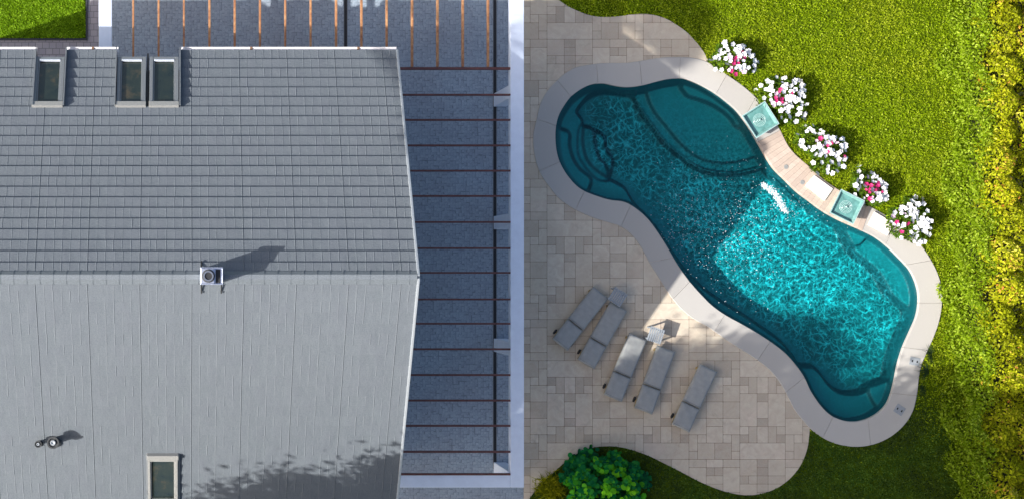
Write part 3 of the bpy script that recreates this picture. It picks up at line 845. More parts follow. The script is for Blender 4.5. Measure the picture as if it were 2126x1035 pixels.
def roof_window(xc, w, s0, s1, side, low):
    m = slope_matrix(xc, s0, 0, side); L = s1 - s0
    f = MB(); hw = w / 2; t = 0.085 if low else .06; top = 0.10 if low else 0.125; bot = -0.22
    f.box(-hw, -hw + t, 0, L, bot, top, M=m); f.box(hw - t, hw, 0, L, bot, top, M=m)
    f.box(-hw + t, hw - t, 0, t, bot, top - .004, M=m); f.box(-hw + t, hw - t, L - .09, L, bot, top - .004, M=m)
    # sash
    f.box(-hw + t, -hw + t + .035, t, L - .09, bot, top - .03, M=m); f.box(hw - t - .035, hw - t, t, L - .09, bot, top - .03, M=m)
    fr = f.build("roof_window", M['frame'] if low else M['framel'], house, bevel=0.008)
    p = MB(); p.box(-hw + t + .035, hw - t - .035, t, L - .09, 0.0, top - .06, M=m); p.build("pane", M['pane'], fr)
    if low:
        c = MB(); c.box(-hw - .01, hw + .01, L - .06, L + .09, top + .002, top + .03, M=m); c.box(-hw - .01, hw + .01, L + .06, L + .09, 0, top + .002, M=m)
        c.build("flashing", M['framel'], fr, bevel=0.008)
        c = MB(); c.box(-hw + t + .02, hw - t - .02, t + .005, t + .05, top - .05, top + .01, M=m); c.build("handle_bar", M['bar'], fr, bevel=0.008)
    else:
        c = MB(); c.box(-hw - .02, hw + .02, L - .02, L + .12, 0.01, top + .025, M=m); c.build("flashing", M['framel'], fr, bevel=0.01)
        c = MB(); c.box(-hw - .05, -hw - .003, -.1, L + .1, 0.0, .06, M=m); c.box(hw + .003, hw + .05, -.1, L + .1, 0.0, .06, M=m)
        c.box(-hw, hw, -.22, -.005, 0.01, .055, M=m); c.build("flashing_apron", M['frame'], fr)
    return fr
S0 = 0.26
roof_window(-3.33, 0.74, S0, NS - .06, 1, True)
roof_window(-1.28, 0.72, S0, NS - .06, 1, True)
roof_window(-0.47, 0.72, S0, NS - .06, 1, True)
roof_window(-0.50, 0.74, 0.10, 1.50, -1, False)
# raised cheeks beside the recessed windows
for (xa, xb) in NOTCH:
    for x0, x1 in ((xa - .03, xa + .0), (xb, xb + .03)):
        b = MB(); m = slope_matrix(0, 0, 0, 1); b.box(x0, x1, -.02, NS, -.5, .15, M=m); b.build("dormer_cheek", M['frame'], house)
b = MB(); m = slope_matrix(0, 0, 0, 1); b.box(-0.90, -0.86, .12, NS, -.2, .06, M=m); b.build("window_divider", M['black'], house)

# chimney
def build_chimney():
    zt = 9.0
    cx, cy, _ = G(439.5, 572, zt); b = MB(); w, d = .255, .195
    b.box(cx - w + .03, cx + w - .03, cy - d + .03, cy + d - .03, 7.7, zt - .09)
    ch = b.build("chimney", M['steel'], house, bevel=0.01)
    b = MB(); zc = zt - .085    # cowl: flat tray with raised rim, collar on the left and an open slot on the right
    b.box(cx - w, cx + w, cy - d, cy + d, zc, zc + .02)
    b.box(cx - w, cx + w, cy + d - .022, cy + d, zc + .022, zc + .07); b.box(cx - w, cx + w, cy - d, cy - d + .022, zc + .022, zc + .07)
    b.box(cx + w - .022, cx + w, cy - d + .024, cy + d - .024, zc + .022, zc + .07)
    b.box(cx - w + .02, cx + .06, cy - d + .03, cy + d - .03, zc + .021, zc + .10)
    b.build("cowl", M['steel'], ch, bevel=0.006)
    b = MB(); b.box(cx + .09, cx + .20, cy - d + .04, cy + d - .05, zc + .021, zc + .028); b.build("vent_slot", M['black'], ch)
    fx = cx - .075
    b = MB(); b.lathe((fx, cy, zc + .10), [(.15, 0.002), (.15, .02), (.118, .025), (.118, .002)], 28); b.build("collar", M['rubber'], ch, smooth=False)
    b = MB(); b.lathe((fx, cy, zc + .10), [(.115, 0), (.115, .10), (.085, .10), (.085, -.05)], 28); b.build("flue_pipe", M['chrome'], ch, smooth=False)
    b = MB(); b.lathe((fx, cy, zc + .10), [(.084, .075), (0.001, .075)], 28); b.build("flue_opening", M['black'], ch)
    for x in (cx - w + .035, cx + w - .02):
        b = MB(); p = RP(x, LS - .12, .09, -1); q = RP(x, LS - .42, .055, -1); b.tube(p, q, .016, n=8); b.build("stay_rod", M['black'], ch)
    b = MB(); p = RP(cx - w + .035, LS - .1, .1, 1); q = RP(cx - w + .035, LS - .40, .055, 1); b.tube(p, q, .016, n=8)
    b.build("stay_rod", M['black'], ch)
build_chimney()
def vent(px, py, r, hgt):
    z0 = 5.6
    cx, cy, _ = G(px, py, z0)
    zr = ZR - (YR - cy) * (ZR - ZE) / RUN
    cx, cy, _ = G(px, py, zr + hgt)
    zr = ZR - (YR - cy) * (ZR - ZE) / RUN
    b = MB(); b.lathe((cx, cy, zr), [(r * 1.25, -.05), (r * 1.2, .05), (r * .62, .09), (r * .62, hgt - .12), (r, hgt - .10), (r * 1.02, hgt), (r * .78, hgt), (r * .74, hgt - .03), (.001, hgt - .10)], 24)
    v = b.build("vent_pipe", M['rubber'], house, smooth=False)
    b = MB(); b.lathe((cx, cy, zr + hgt), [(r * .5, -.05), (r * .42, .015), (r * .3, .015), (.001, -.02)], 20); b.build("vent_cap", M['trim'], v)
vent(79, 921, .085, .40); vent(110, 918, .145, .55)

# ------------------------------------------------------------------ pergola
def build_pergola():
    zb = 2.5
    pg = empty("pergola", (8.77, 0, 0)); tag(pg, "white rendered pergola with slim wooden rafters wrapping round the house corner", "pergola")
    O = Vector((8.77, 0, 0))
    def part(b, name, m, bev=0.012):
        b.v = [tuple(Vector(v) - O) for v in b.v]; return b.build(name, m, pg, bevel=bev)
    XE0, XE1 = 8.594, 8.948
    YS1, YS0 = G(0, 985, zb)[1], G(0, 1011, zb)[1]
    b = MB(); b.box(XE0, XE1, YS0, 13, zb - .3, zb); part(b, "beam", M['render'])
    b = MB(); b.box(5.0, XE0 - .003, YS0, YS1, zb - .3, zb - .002); part(b, "beam", M['render'])
    b = MB(); b.box(-2.21, -1.87, 5.003, 13, zb - .3, zb); part(b, "beam", M['render'])
    for y in (8.07, 4.69, 1.30, -2.07, -5.49):
        b = MB(); b.box(XE0 + .004, XE1 - .004, y - .18, y + .18, 0, zb - .3); part(b, "column", M['render'])
    b = MB(); b.box(-2.205, -1.875, 8.0, 8.34, 0, zb - .3); part(b, "column", M['render'])
    rng = random.Random(4)
    for i in range(15):
        px = 276.7 + i * 52.66; x = G(px, 0, zb)[0]; w = .027
        y0 = 5.003 if px < 830 else G(0, 139, zb)[1]
        b = MB(); b.box(x - w, x + w + rng.uniform(-.006, .006), y0, 13, zb - .13, zb + .012 + rng.uniform(-.008, .008)); part(b, "rafter", M['wood'], .006)
    b = MB(); yb = G(0, 142, zb)[1]; b.box(5.003, XE0 - .002, yb - .035, yb + .03, zb - .15, zb - .002); part(b, "rafter", M['darkwood'], .006)
    for y in (197, 249, 302, 354.5, 407, 461, 515, 565.5, 620.5, 671, 724, 777.5, 830.5, 883, 937, 983.5):
        yy = G(0, y, zb)[1]
        b = MB(); b.box(5.003, XE0 - .002, yy - .024, yy + .024, zb - .12, zb + .015); part(b, "rafter", M['darkwood'], .006)
build_pergola()

# ------------------------------------------------------------------ lawn grass
def grass_patch(name, n, x0, x1, y0, y1, reject, seed, size=0.047, mat=None):
    rng = np.random.default_rng(seed)
    x = rng.uniform(x0, x1, n); y = rng.uniform(y0, y1, n)
    k = ~reject(x, y); x = x[k]; y = y[k]; n = len(x)
    # clumps: modulate height and drop some blades
    cl = np.sin(x * 9.1 + 2 * np.sin(y * 5.3)) * np.sin(y * 8.3 + 2 * np.sin(x * 6.1)); z = 0.012 + rng.uniform(0, .05, n) + .012 * cl
    co, f = leaf_cloud(x, y, z, size, 0.55, up=0.4, aspect=.5, rng=rng)
    co[:, 2] = np.maximum(co[:, 2], -0.005)
    r = np.clip(rng.normal(.5, .22, n) + .12 * cl, 0, 1)
    o = np_mesh(name, co, f, mat or M['grass'], face_attr={"rnd": r}); tag(o, kind="stuff"); return o
M['grass'] = leaf_mat("lawn_grass", [(0.0, (0.10, 0.16, 0.002)), (0.45, (0.21, 0.32, 0.003)), (0.8, (0.34, 0.46, 0.008)), (1.0, (0.55, 0.66, 0.08))], 0.6,
                      patch=(0.6, [(0.0, (0.12, 0.17, 0.002)), (0.5, (0.27, 0.36, 0.003)), (1.0, (0.52, 0.60, 0.05))]), trans=0.3)
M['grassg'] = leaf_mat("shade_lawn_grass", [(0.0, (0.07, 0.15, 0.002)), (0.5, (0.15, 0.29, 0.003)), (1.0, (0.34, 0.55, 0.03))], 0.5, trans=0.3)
ring = outer
def rej(x, y):
    m = inside(ring, x, y) | inside(patio_poly, x, y)
    return m | (x < XS + .02)
RG = np.random.default_rng(77)
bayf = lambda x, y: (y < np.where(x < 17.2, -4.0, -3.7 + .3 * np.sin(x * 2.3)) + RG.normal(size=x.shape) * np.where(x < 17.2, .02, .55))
M['shade_cover'] = leaf_mat("shade_ground_cover_leaves", [(0.0, (0.015, 0.03, 0.006)), (0.6, (0.045, 0.08, 0.014)), (1.0, (0.13, 0.20, 0.03))], 0.6, patch=(.8, [(0.0, (0.02, 0.05, 0.006)), (0.6, (0.07, 0.15, 0.015)), (1.0, (0.18, 0.30, 0.03))]), trans=0.15)
g3 = grass_patch("shade_ground_cover", 125000, XS, 22.6, -7.6, -2.2, lambda x, y: rej(x, y) | ~bayf(x, y), 33, mat=M['shade_cover'])  # dark leaf colour stands in for tree shade on the lower lawn
g3["label"] = "dark low ground cover in the planting bay below the patio, standing in for tree shade over the lower lawn"
tag(grass_patch("lawn_grass", 330000, XS, 22.6, -7.6, 8.6, lambda x, y: rej(x, y) | bayf(x, y), 31), None, None, None, "stuff")["label"] = "short bright green lawn grass around the pool"
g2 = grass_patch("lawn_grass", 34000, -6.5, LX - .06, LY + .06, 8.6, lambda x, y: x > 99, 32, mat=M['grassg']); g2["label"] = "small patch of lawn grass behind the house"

# ------------------------------------------------------------------ hedge
M['hedge'] = leaf_mat("hedge_leaves", [(0.0, (0.14, 0.15, 0.004)), (0.35, (0.28, 0.33, 0.006)), (0.75, (0.50, 0.53, 0.015)), (1.0, (0.68, 0.64, 0.10))], 0.5,
                      patch=(1.1, [(0.0, (0.18, 0.19, 0.004)), (0.5, (0.38, 0.43, 0.008)), (0.90, (0.66, 0.58, 0.03)), (0.97, (0.72, 0.24, 0.06))]), trans=0.3)
M['hedgeg'] = leaf_mat("hedge_side_leaves", [(0.0, (0.08, 0.14, 0.003)), (0.5, (0.20, 0.31, 0.005)), (1.0, (0.42, 0.54, 0.06))], 0.5, trans=0.3)
M['bark'] = plain("bark", (0.10, 0.075, 0.05), 0.9, nscale=20, var=0.3, bump=.5)
def build_hedge():
    rng = np.random.default_rng(41)
    hd = empty("garden_hedge", (23.3, 0, 0)); tag(hd, "long clipped yellow-green hedge with reddish tips along the right side of the lawn", "hedge")
    hd.location = (23.3, 0, 0)
    n = 95000; x = rng.uniform(21.35, 25.4, n); y = rng.uniform(-8.5, 9, n)
    mc = [(21.95 + i * .95 + rng.normal() * .12, -8.6 + j * .82 + (i % 2) * .4 + rng.normal() * .12, rng.uniform(.75, 1.1), rng.uniform(-.22, .22)) for i in range(4) for j in range(22)]
    best = np.full(n, -9.0); tint = np.zeros(n)
    for (mx_, my_, mh, mt) in mc:
        d2 = ((x - mx_) / .62) ** 2 + ((y - my_) / .52) ** 2; hh = mh * np.sqrt(np.clip(1.25 - d2, 0, None)) * .62
        w = hh > best; best = np.where(w, hh, best); tint = np.where(w, mt, tint)
    hump = 1.9 * (best - .52) + .05 * np.sin(y * 13 + 3 * x) * np.sin(x * 11)
    edge = 21.45 + 0.14 * np.sin(y * 1.9) + 0.09 * np.sin(y * 5.1 + 1) + .05 * np.sin(y * 11)
    top = 1.75 + hump; d = np.clip((x - edge) / .35, 0, 1)
    z = top * (1 - .30 * (1 - d) ** 2) - rng.exponential(.10, n)
    k = x > edge; x, y, z, tint = x[k], y[k], z[k], tint[k]
    co, f = leaf_cloud(x - 23.3, y, z, .085, .5, up=.25, aspect=.6, rng=rng)
    np_mesh("foliage", co, f, M['hedge'], hd, face_attr={"rnd": np.clip(rng.normal(.48, .24, len(x)) + tint, 0, 1)})
    n = 42000; y = rng.uniform(-8.5, 9, n); t = rng.uniform(0, 1, n); z = t * 1.65
    edge = 21.45 + 0.14 * np.sin(y * 1.9) + 0.09 * np.sin(y * 5.1 + 1)
    x = edge + rng.uniform(-.06, .25, n) - .32 * (1 - t) + .12 * np.sin(y * 4 + z * 5) 
    co, f = leaf_cloud(x - 23.3, y, z, .075, .5, up=.15, aspect=.6, rng=rng)
    sd = np_mesh("side_shoots", co, f, M['hedgeg'], hd, face_attr={"rnd": np.clip(rng.normal(.5, .25, n), 0, 1)}); sd["label"] = "fresher green side growth facing the lawn"
    b = MB(); b.box(-1.6, 2.3, -8.6, 9, .0, .95); b.build("inner_twigs", M['twig'], hd)
M['twig'] = plain("dark_inner_twigs", (0.02, 0.025, 0.006), 0.95, nscale=12, var=.5, bump=1)
build_hedge()

# ------------------------------------------------------------------ flowers
def blossom_mesh(name, mat, seed):
    rng = random.Random(seed); b = MB(); n = 20; vs = [(0, 0, 0.0)]
    for ring_, (rr, zz) in enumerate(((.022, .016), (.062, .022))):
        for i in range(n):
            a = 2 * PI * i / n; lob = 1 + .16 * math.cos(5 * a) * ring_ + rng.uniform(-.04, .04)
            vs.append((rr * lob * math.cos(a), rr * lob * math.sin(a), zz + .006 * math.cos(10 * a) * ring_))
    fs = [[0, 1 + i, 1 + (i + 1) % n] for i in range(n)] + [[1 + i, 1 + n + i, 1 + n + (i + 1) % n, 1 + (i + 1) % n] for i in range(n)]
    me = bpy.data.meshes.new(name); me.from_pydata(vs, [], fs); me.materials.append(mat)
    me.polygons.foreach_set("use_smooth", np.ones(len(fs), dtype=bool)); me.update(); return me
M['petal'] = plain("white_petals", (0.86, 0.87, 0.90), 0.5, nscale=20, var=.05)
M['pink'] = plain("crimson_petals", (0.50, 0.02, 0.15), 0.5, nscale=20, var=.2)
M['pale'] = plain("pale_pink_petals", (0.72, 0.55, 0.68), 0.5, nscale=20, var=.1)
M['bushleaf'] = leaf_mat("flower_bush_leaves", [(0, (0.03, 0.06, 0.008)), (.5, (0.08, 0.16, 0.01)), (1, (0.26, 0.40, 0.02))], .5)
M['stem'] = plain("green_stem", (0.07, 0.12, 0.02), 0.7)
me_w = [blossom_mesh("white_blossom", M['petal'], i) for i in range(3)]; me_p = blossom_mesh("pink_blossom", M['pink'], 8); me_l = blossom_mesh("pale_blossom", M['pale'], 9)
def flower_bush(px, py, rx, ry, ang, nw, npk, npl, label, seed, pink_at=(0, 0), arc_bias=0.0):
    rng = np.random.default_rng(seed)
    cx, cy, _ = G(px, py, .35); rt = empty("flower_bush", (cx, cy, 0)); tag(rt, label, "flowers", "petunia bushes along the pool edge")
    c, s = math.cos(ang), math.sin(ang)
    n = 2100; th = rng.uniform(0, 2 * PI, n); lob = lambda th: 1 + .20 * np.sin(2 * th + seed) + .14 * np.sin(3 * th + 2 * seed) + .10 * np.sin(5 * th + seed)
    rr = np.sqrt(rng.uniform(0, 1, n)) * lob(th) * 1.05
    u, v = rx * rr * np.cos(th), ry * rr * np.sin(th)
    dome = .58 * np.clip(1 - (rr / 1.15) ** 2, 0, 1) ** .5
    z = np.maximum(.03, dome * rng.uniform(.35, 1.05, n) )
    co, f = leaf_cloud(u * c - v * s, u * s + v * c, z, .085, .5, up=.3, aspect=.5, rng=rng)
    np_mesh("foliage", co, f, M['bushleaf'], rt, face_attr={"rnd": np.clip(rng.normal(.4, .25, n), 0, 1)})
    b = MB()
    for i in range(9):
        a = 2 * PI * i / 9; b.tube((.04 * math.cos(a), .04 * math.sin(a), 0), (rx * .6 * math.cos(a), ry * .6 * math.sin(a), .3), .012, .006, 6)
    b.build("stem", M['stem'], rt)
    pts = []; tries = 0
    def place(n, sampler, meshes, name, rmin, sc):
        done = 0; t = 0
        while done < n and t < 4000:
            t += 1; uu, vv = sampler()
            if any((uu - p[0]) ** 2 + (vv - p[1]) ** 2 < rmin ** 2 for p in pts): continue
            pts.append((uu, vv)); r2 = (uu / rx) ** 2 + (vv / ry) ** 2
            zz = .64 * math.sqrt(max(.0, 1 - r2 / 1.5)) + .02
            o = bpy.data.objects.new(name, meshes[done % len(meshes)]); o.location = (uu * c - vv * s, uu * s + vv * c, zz)
            k = sc * rng.uniform(.7, 1.35); o.scale = (k, k * rng.uniform(.8, 1), k)
            o.rotation_euler = (rng.normal() * .35 - .35 * vv / ry, rng.normal() * .35 + .35 * uu / rx, rng.uniform(0, 6)); link(o, rt); done += 1
    def pk(): return pink_at[0] + rng.normal() * .17, pink_at[1] + rng.normal() * .15
    def wh():
        th = rng.uniform(0, 2 * PI); r = (rng.uniform(0, 1) ** .55) * 1.05 * float(lob(th)); return rx * r * math.cos(th), ry * r * math.sin(th)
    place(npk, pk, [me_p], "pink_blossom", .06, .85); place(npl, pk, [me_l], "pale_blossom", .06, .9)
    place(nw, wh, me_w, "white_blossom", .060, 1.0)
    return rt
flower_bush(1526, 122, .56, .42, math.radians(-25), 50, 9, 4, "uppermost petunia bush with white and crimson flowers, where the coping meets the upper lawn", 51, (0, -.18))
flower_bush(1630, 205, .62, .62, math.radians(-30), 72, 8, 5, "broad white petunia bush with dark centre just above the upper glass fountain bowl", 52, (-.12, -.2))
flower_bush(1711, 311, .68, .56, math.radians(-25), 64, 6, 6, "white petunia bush standing on the lawn midway between the two glass bowls", 53, (-.05, .1))
flower_bush(1803, 392, .56, .40, math.radians(-25), 38, 12, 5, "petunia bush with many crimson flowers behind the lower glass bowl", 54, (0, -.03))
flower_bush(1893, 456, .66, .52, math.radians(-30), 62, 3, 4, "lowest petunia bush, white with fresh green leaves, right of the second pale slab", 55, (-.3, -.25))

# ------------------------------------------------------------------ fountain bowls, slabs, lids
def mat_glassbowl():
    t = NT("sea_green_glass"); c = t.coord(); nz = t.noise(c, 9, 3)
    col = t.ramp(nz, [(.3, (0.16, 0.34, 0.32)), (.7, (0.24, 0.44, 0.41))])
    return t.pbr(col, .12, spec=.6, **{"Coat_Weight": .4})
M['bowlglass'] = mat_glassbowl()
M['bowledge'] = plain("pale_glass_edge", (0.42, 0.56, 0.56), .2, nscale=20)
M['bowlwater'] = plain("bowl_water", (0.13, 0.31, 0.29), .05, nscale=8, var=.25, bump=.3, spec=.8)
M['foam_glints'] = plain("white_foam_glints", (0.80, 0.88, 0.92), .5, nscale=60, var=.08, bump=.5)
def water_bowl(pts, label):
    z1 = .46
    w = [np.array(G(x, y, z1)[:2]) for x, y in pts]; c = sum(w) / 4
    ang = math.atan2(*(w[1] - w[0])[::-1]); a = (np.linalg.norm(w[1] - w[0]) + np.linalg.norm(w[2] - w[3])) / 4; d = (np.linalg.norm(w[2] - w[1]) + np.linalg.norm(w[3] - w[0])) / 4
    r = empty("water_bowl", (c[0], c[1], .072), ang); tag(r, label, "fountain bowl", "glass fountain bowls on the pool edge")
    zt = z1 - .072
    def sq(k, z, e=0): return [(-a * k + e, -d * k + e, z), (a * k - e, -d * k + e, z), (a * k - e, d * k - e, z), (-a * k + e, d * k - e, z)]
    b = MB(); loops = [sq(.55, 0), sq(1, zt - .012), sq(1, zt), sq(.90, zt), sq(.78, zt - .12), sq(.52, .12)]
    vs = sum(loops, []); fs = [[3, 2, 1, 0]]
    for k in range(5): fs += [[k * 4 + i, k * 4 + (i + 1) % 4, k * 4 + 4 + (i + 1) % 4, k * 4 + 4 + i] for i in range(4)]
    fs += [[20, 21, 22, 23]]
    b.add(vs, fs); b.build("bowl", M['bowlglass'], r, bevel=.006)
    b = MB(); o_, i_ = sq(1.0, zt + .003), sq(.955, zt + .003); b.add(o_ + i_, [[i, (i + 1) % 4, 4 + (i + 1) % 4, 4 + i] for i in range(4)]); b.build("rim", M['bowledge'], r)
    # water with rings
    b = MB(); b.add(sq(.80, zt - .095), [[0, 1, 2, 3]]); b.build("bowl_water", M['bowlwater'], r)
    b = MB()
    for rr, hh in ((.055, .03), (.095, .02), (.135, .013), (.17, .008)):
        b.lathe((0, 0, zt - .095), [(rr - .010, .001), (rr - .003, hh), (rr + .003, hh), (rr + .010, .001)], 28)
    b.lathe((0, 0, zt - .095), [(.035, .004), (.028, .06), (.012, .075), (.001, .08)], 16)
    b.build("bubbling_rings", M['ringw'], r, smooth=True)
M['ringw'] = plain("aerated_water", (0.30, 0.48, 0.46), .15, nscale=30, var=.2)
water_bowl([(1541, 240), (1587.6, 210.2), (1617.8, 255.6), (1570, 289.8)][::1], "upper sea-green glass fountain bowl, in shade on the pool coping below the broad white petunias")
water_bowl([(1722, 442), (1745.8, 393.3), (1795.6, 415.6), (1772.4, 466.7)], "lower sea-green glass fountain bowl, sunlit, between the two pale stone slabs")
M['slab'] = plain("pale_cut_stone", (0.80, 0.74, 0.70), .7, nscale=30, var=.06, bump=.15)
def slab(pts, label):
    w = [np.array(G(x, y, .12)[:2]) for x, y in pts]; c = sum(w) / 4
    b = MB(); b.prism([tuple(p - c) for p in w], 0, .05); o = b.build("stone_slab", M['slab'], bevel=.008); o.location = (c[0], c[1], .072)
    tag(o, label, "stone slab", "pale stone slabs on the pool edge")
slab([(1691, 363.6), (1729.8, 392), (1712.4, 416.9), (1672.4, 385.3)], "pale rectangular stone slab left of the sunlit glass bowl")
slab([(1815.6, 439), (1856.9, 463.6), (1843, 489), (1802, 466.7)], "pale rectangular stone slab right of the sunlit glass bowl")
for (x, y, lb) in ((1632, 346.7, "small round grey cap in the travertine edging nearest the upper glass bowl"), (1665.8, 378.7, "small round grey cap in the travertine edging beside the left stone slab")):
    c = G(x, y, .07); b = MB(); b.lathe((0, 0, 0), [(.062, 0), (.062, .007), (.05, .010), (.001, .010)], 24)
    o = b.build("drain_cap", M['cap'] if 'cap' in M else M['framel']); o.location = (c[0], c[1], .072); tag(o, lb, "drain cap", "round caps in the pool edging")
M['lid'] = plain("grey_skimmer_plastic", (0.30, 0.33, 0.36), .5, nscale=25, var=.1)
def lid(px, py, w, d, ang, label):
    c = G(px, py, .06); r = empty("skimmer_lid", (c[0], c[1], .056), ang); tag(r, label, "skimmer lid", "square lids in the pool coping")
    b = MB(); b.box(-w, w, -d, d, 0, .012); b.build("plate", M['lid'], r, bevel=.004)
    for x in (-.085, .05):
        b = MB(); b.box(x, x + .035, -.03, .03, .0125, .016); b.build("finger_hole", M['black'], r)
lid(1899, 749, .14, .11, math.radians(-10), "square grey skimmer lid half under the spiky leaves on the right coping")
lid(1867.5, 849.5, .135, .125, math.radians(-33), "square grey skimmer lid on the lower right coping, clear of plants")

# fountain spray hitting the water, plus white flecks in place of glints
def build_foam_glints():
    rng = np.random.default_rng(61); me_v = []; me_f = []
    b = bmesh.new()
    pts = catmull([(1583, 384), (1594, 391), (1607, 401), (1617, 416), (1624, 430), (1633, 441)], closed=False, n=8)
    for i in range(800):
        t = rng.uniform(0, 1); p = pts[int(t * (len(pts) - 1))]; w = 5.0 + 5 * math.sin(t * PI) * .5
        x, y, _ = G(p[0] + rng.normal() * w * .5, p[1] + rng.normal() * w * .5, WZ)
        r = rng.uniform(.004, .014); h = rng.uniform(0, .04)
        bmesh.ops.create_icosphere(b, subdivisions=1, radius=r, matrix=Matrix.Translation((x, y, WZ + .01 + h)) @ Matrix.Diagonal((1.3, 1, .7, 1)))
    # scattered white flecks standing in for glints on the ripples
    for (px, py, sx, sy, n) in ((1545, 500, 55, 65, 420), (1440, 480, 40, 50, 260), (1650, 430, 50, 25, 150), (1400, 420, 35, 30, 60), (1540, 340, 60, 20, 40)):
        for i in range(n):
            qx, qy = px + rng.normal() * sx, py + rng.normal() * sy
            x, y, _ = G(qx, qy, WZ)
            if sdist(inner, np.array([x]), np.array([y]))[0] < .06: continue
            bmesh.ops.create_icosphere(b, subdivisions=1, radius=rng.uniform(.003, .010), matrix=Matrix.Translation((x, y, WZ + .012)) @ Matrix.Diagonal((1.3, 1, .5, 1)))
    me = bpy.data.meshes.new("spray_and_glints"); b.to_mesh(me); b.free(); me.materials.append(M['foam_glints'])
    o = link(bpy.data.objects.new("spray_and_glints", me)); tag(o, "white streak of spray and foam where a fountain jet hits the pool, with white flecks standing in for glints", None, None, "stuff")
build_foam_glints()

# ------------------------------------------------------------------ loungers and side tables
M['cushion'] = plain("grey_lounger_fabric", (0.315, 0.325, 0.32), .85, nscale=7, var=.08, bump=.25)
M['piping'] = plain("grey_seam", (0.24, 0.26, 0.27), .85)
M['teak'] = plain("weathered_teak", (0.36, 0.27, 0.11), .7, nscale=25, var=.25)
M['slat'] = plain("grey_painted_slats", (0.30, 0.335, 0.37), .6, nscale=25, var=.1)
def cushion(b, x0, x1, y0, y1, z0, z1, M_=None, nx=14, ny=22, puff=.02, seed=0):
    rng = np.random.default_rng(seed); rows = []; base = len(b.v); vs = []
    for j in range(ny + 1):
        for i in range(nx + 1):
            u, v = i / nx, j / ny
            e = min(u, 1 - u) * (x1 - x0); g = min(v, 1 - v) * (y1 - y0)
            k = min(1, e / .05) * min(1, g / .05); k = math.sqrt(max(0, 1 - (1 - k) ** 2))
            xx = x0 + (x1 - x0) * u; yy = y0 + (y1 - y0) * v
            cr = min(u, 1 - u, v, 1 - v)
            zz = z0 + (z1 - z0) * (.45 + .55 * k) + puff * math.sin(PI * u) * math.sin(PI * v) + .004 * math.sin(9 * u + 13 * v + seed) * k
            vs.append((xx, yy, zz))
    fs = [[j * (nx + 1) + i, j * (nx + 1) + i + 1, (j + 1) * (nx + 1) + i + 1, (j + 1) * (nx + 1) + i] for j in range(ny) for i in range(nx)]
    ring_ = [i for i in range(nx + 1)] + [j * (nx + 1) + nx for j in range(1, ny + 1)] + [ny * (nx + 1) + i for i in range(nx - 1, -1, -1)] + [j * (nx + 1) for j in range(ny - 1, 0, -1)]
    nb = len(vs); vs += [(vs[i][0], vs[i][1], z0) for i in ring_]; n = len(ring_)
    fs += [[ring_[k], nb + k, nb + (k + 1) % n, ring_[(k + 1) % n]] for k in range(n)] + [[nb + k for k in range(n)][::-1]]
    if M_ is not None: vs = [tuple(M_ @ Vector(v)) for v in vs]
    b.add(vs, fs)
def make_lounger():
    """long axis along +y (foot end +y, head end -y)"""
    r = empty("sun_lounger")
    L, W = 1.84, .53; hy, hw = L / 2, W / 2; yh = -hy + L * .385
    b = MB(); b.box(-hw + .01, -hw + .05, -hy + .03, hy - .05, .17, .215); b.box(hw - .05, hw - .01, -hy + .03, hy - .05, .17, .215)
    b.box(-hw + .05, hw - .05, hy - .10, hy - .05, .17, .213); b.box(-hw + .05, hw - .05, -hy + .03, -hy + .07, .17, .213)
    for k in range(14):
        y = -hy + .12 + k * .118; b.box(-hw + .05, hw - .05, y, y + .06, .185, .205)
    b.build("frame", M['teak'], r, bevel=.006, seg=1)
    for x in (-1, 1):
        b = MB(); b.box(x * (hw - .03) - .022, x * (hw - .03) + .022, hy - .16, hy - .10, 0, .17); b.build("leg", M['teak'], r, bevel=.005, seg=1)
        b = MB(); b.box(x * (hw - .03) - .022, x * (hw - .03) + .022, -hy + .20, -hy + .26, .04, .17); b.build("leg", M['teak'], r, bevel=.005, seg=1)
        b = MB(); b.tube((x * (hw + .005), -hy + .23, .075), (x * (hw + .04), -hy + .23, .075), .075, n=20); b.build("wheel", M['black'], r)
    b = MB(); cushion(b, -hw, hw, yh + .008, hy, .215, .292, seed=1, ny=26); o = b.build("seat_cushion", M['cushion'], r, smooth=True)
    mb = Matrix.Translation((0, yh - .008, .215)) @ Matrix.Rotation(math.radians(-5), 4, 'X')
    b = MB(); cushion(b, -hw, hw, -L * .385 + .01, 0, 0, .077, M_=mb, seed=2, ny=16); o = b.build("back_cushion", M['cushion'], r, smooth=True)
    b = MB(); b.tube((-hw + .005, yh + .045, .297), (hw - .005, yh + .045, .297), .009, n=8); b.tube((-hw + .005, yh - .03, .297), (hw - .005, yh - .03, .297), .009, n=8); b.build("piping", M['piping'], r)
    b = MB(); b.tube(mb @ Vector((-hw + .01, -L * .385 + .05, .078)), mb @ Vector((hw - .01, -L * .385 + .05, .078)), .008, n=8); b.build("piping", M['piping'], r)
    return r
def copy_tree(o, parent=None):
    c = o.copy(); COL.objects.link(c); c.parent = parent
    for ch in list(o.children): copy_tree(ch, c)
    return c
LG = [((1233.2,596.3),(1262.8,616),(1177.3,727.7),(1145.5,703), "sun lounger, leftmost of the five, touching the upper slatted table's corner"),
      ((1267,626.5),(1300.5,647),(1234.8,763.8),(1198,744), "sun lounger just below the upper slatted table, second from the left"),
      ((1307,691),(1343,706),(1289,833.8),(1253.6,816.4), "middle sun lounger, left of the lower slatted table"),
      ((1363,714.5),(1403,734),(1353,859),(1317,842.7), "sun lounger directly below the lower slatted table"),
      ((1451.7,752),(1490.4,775),(1428.7,897),(1395.8,877), "single sun lounger standing apart on the right, without a table")]
proto = make_lounger(); first = True
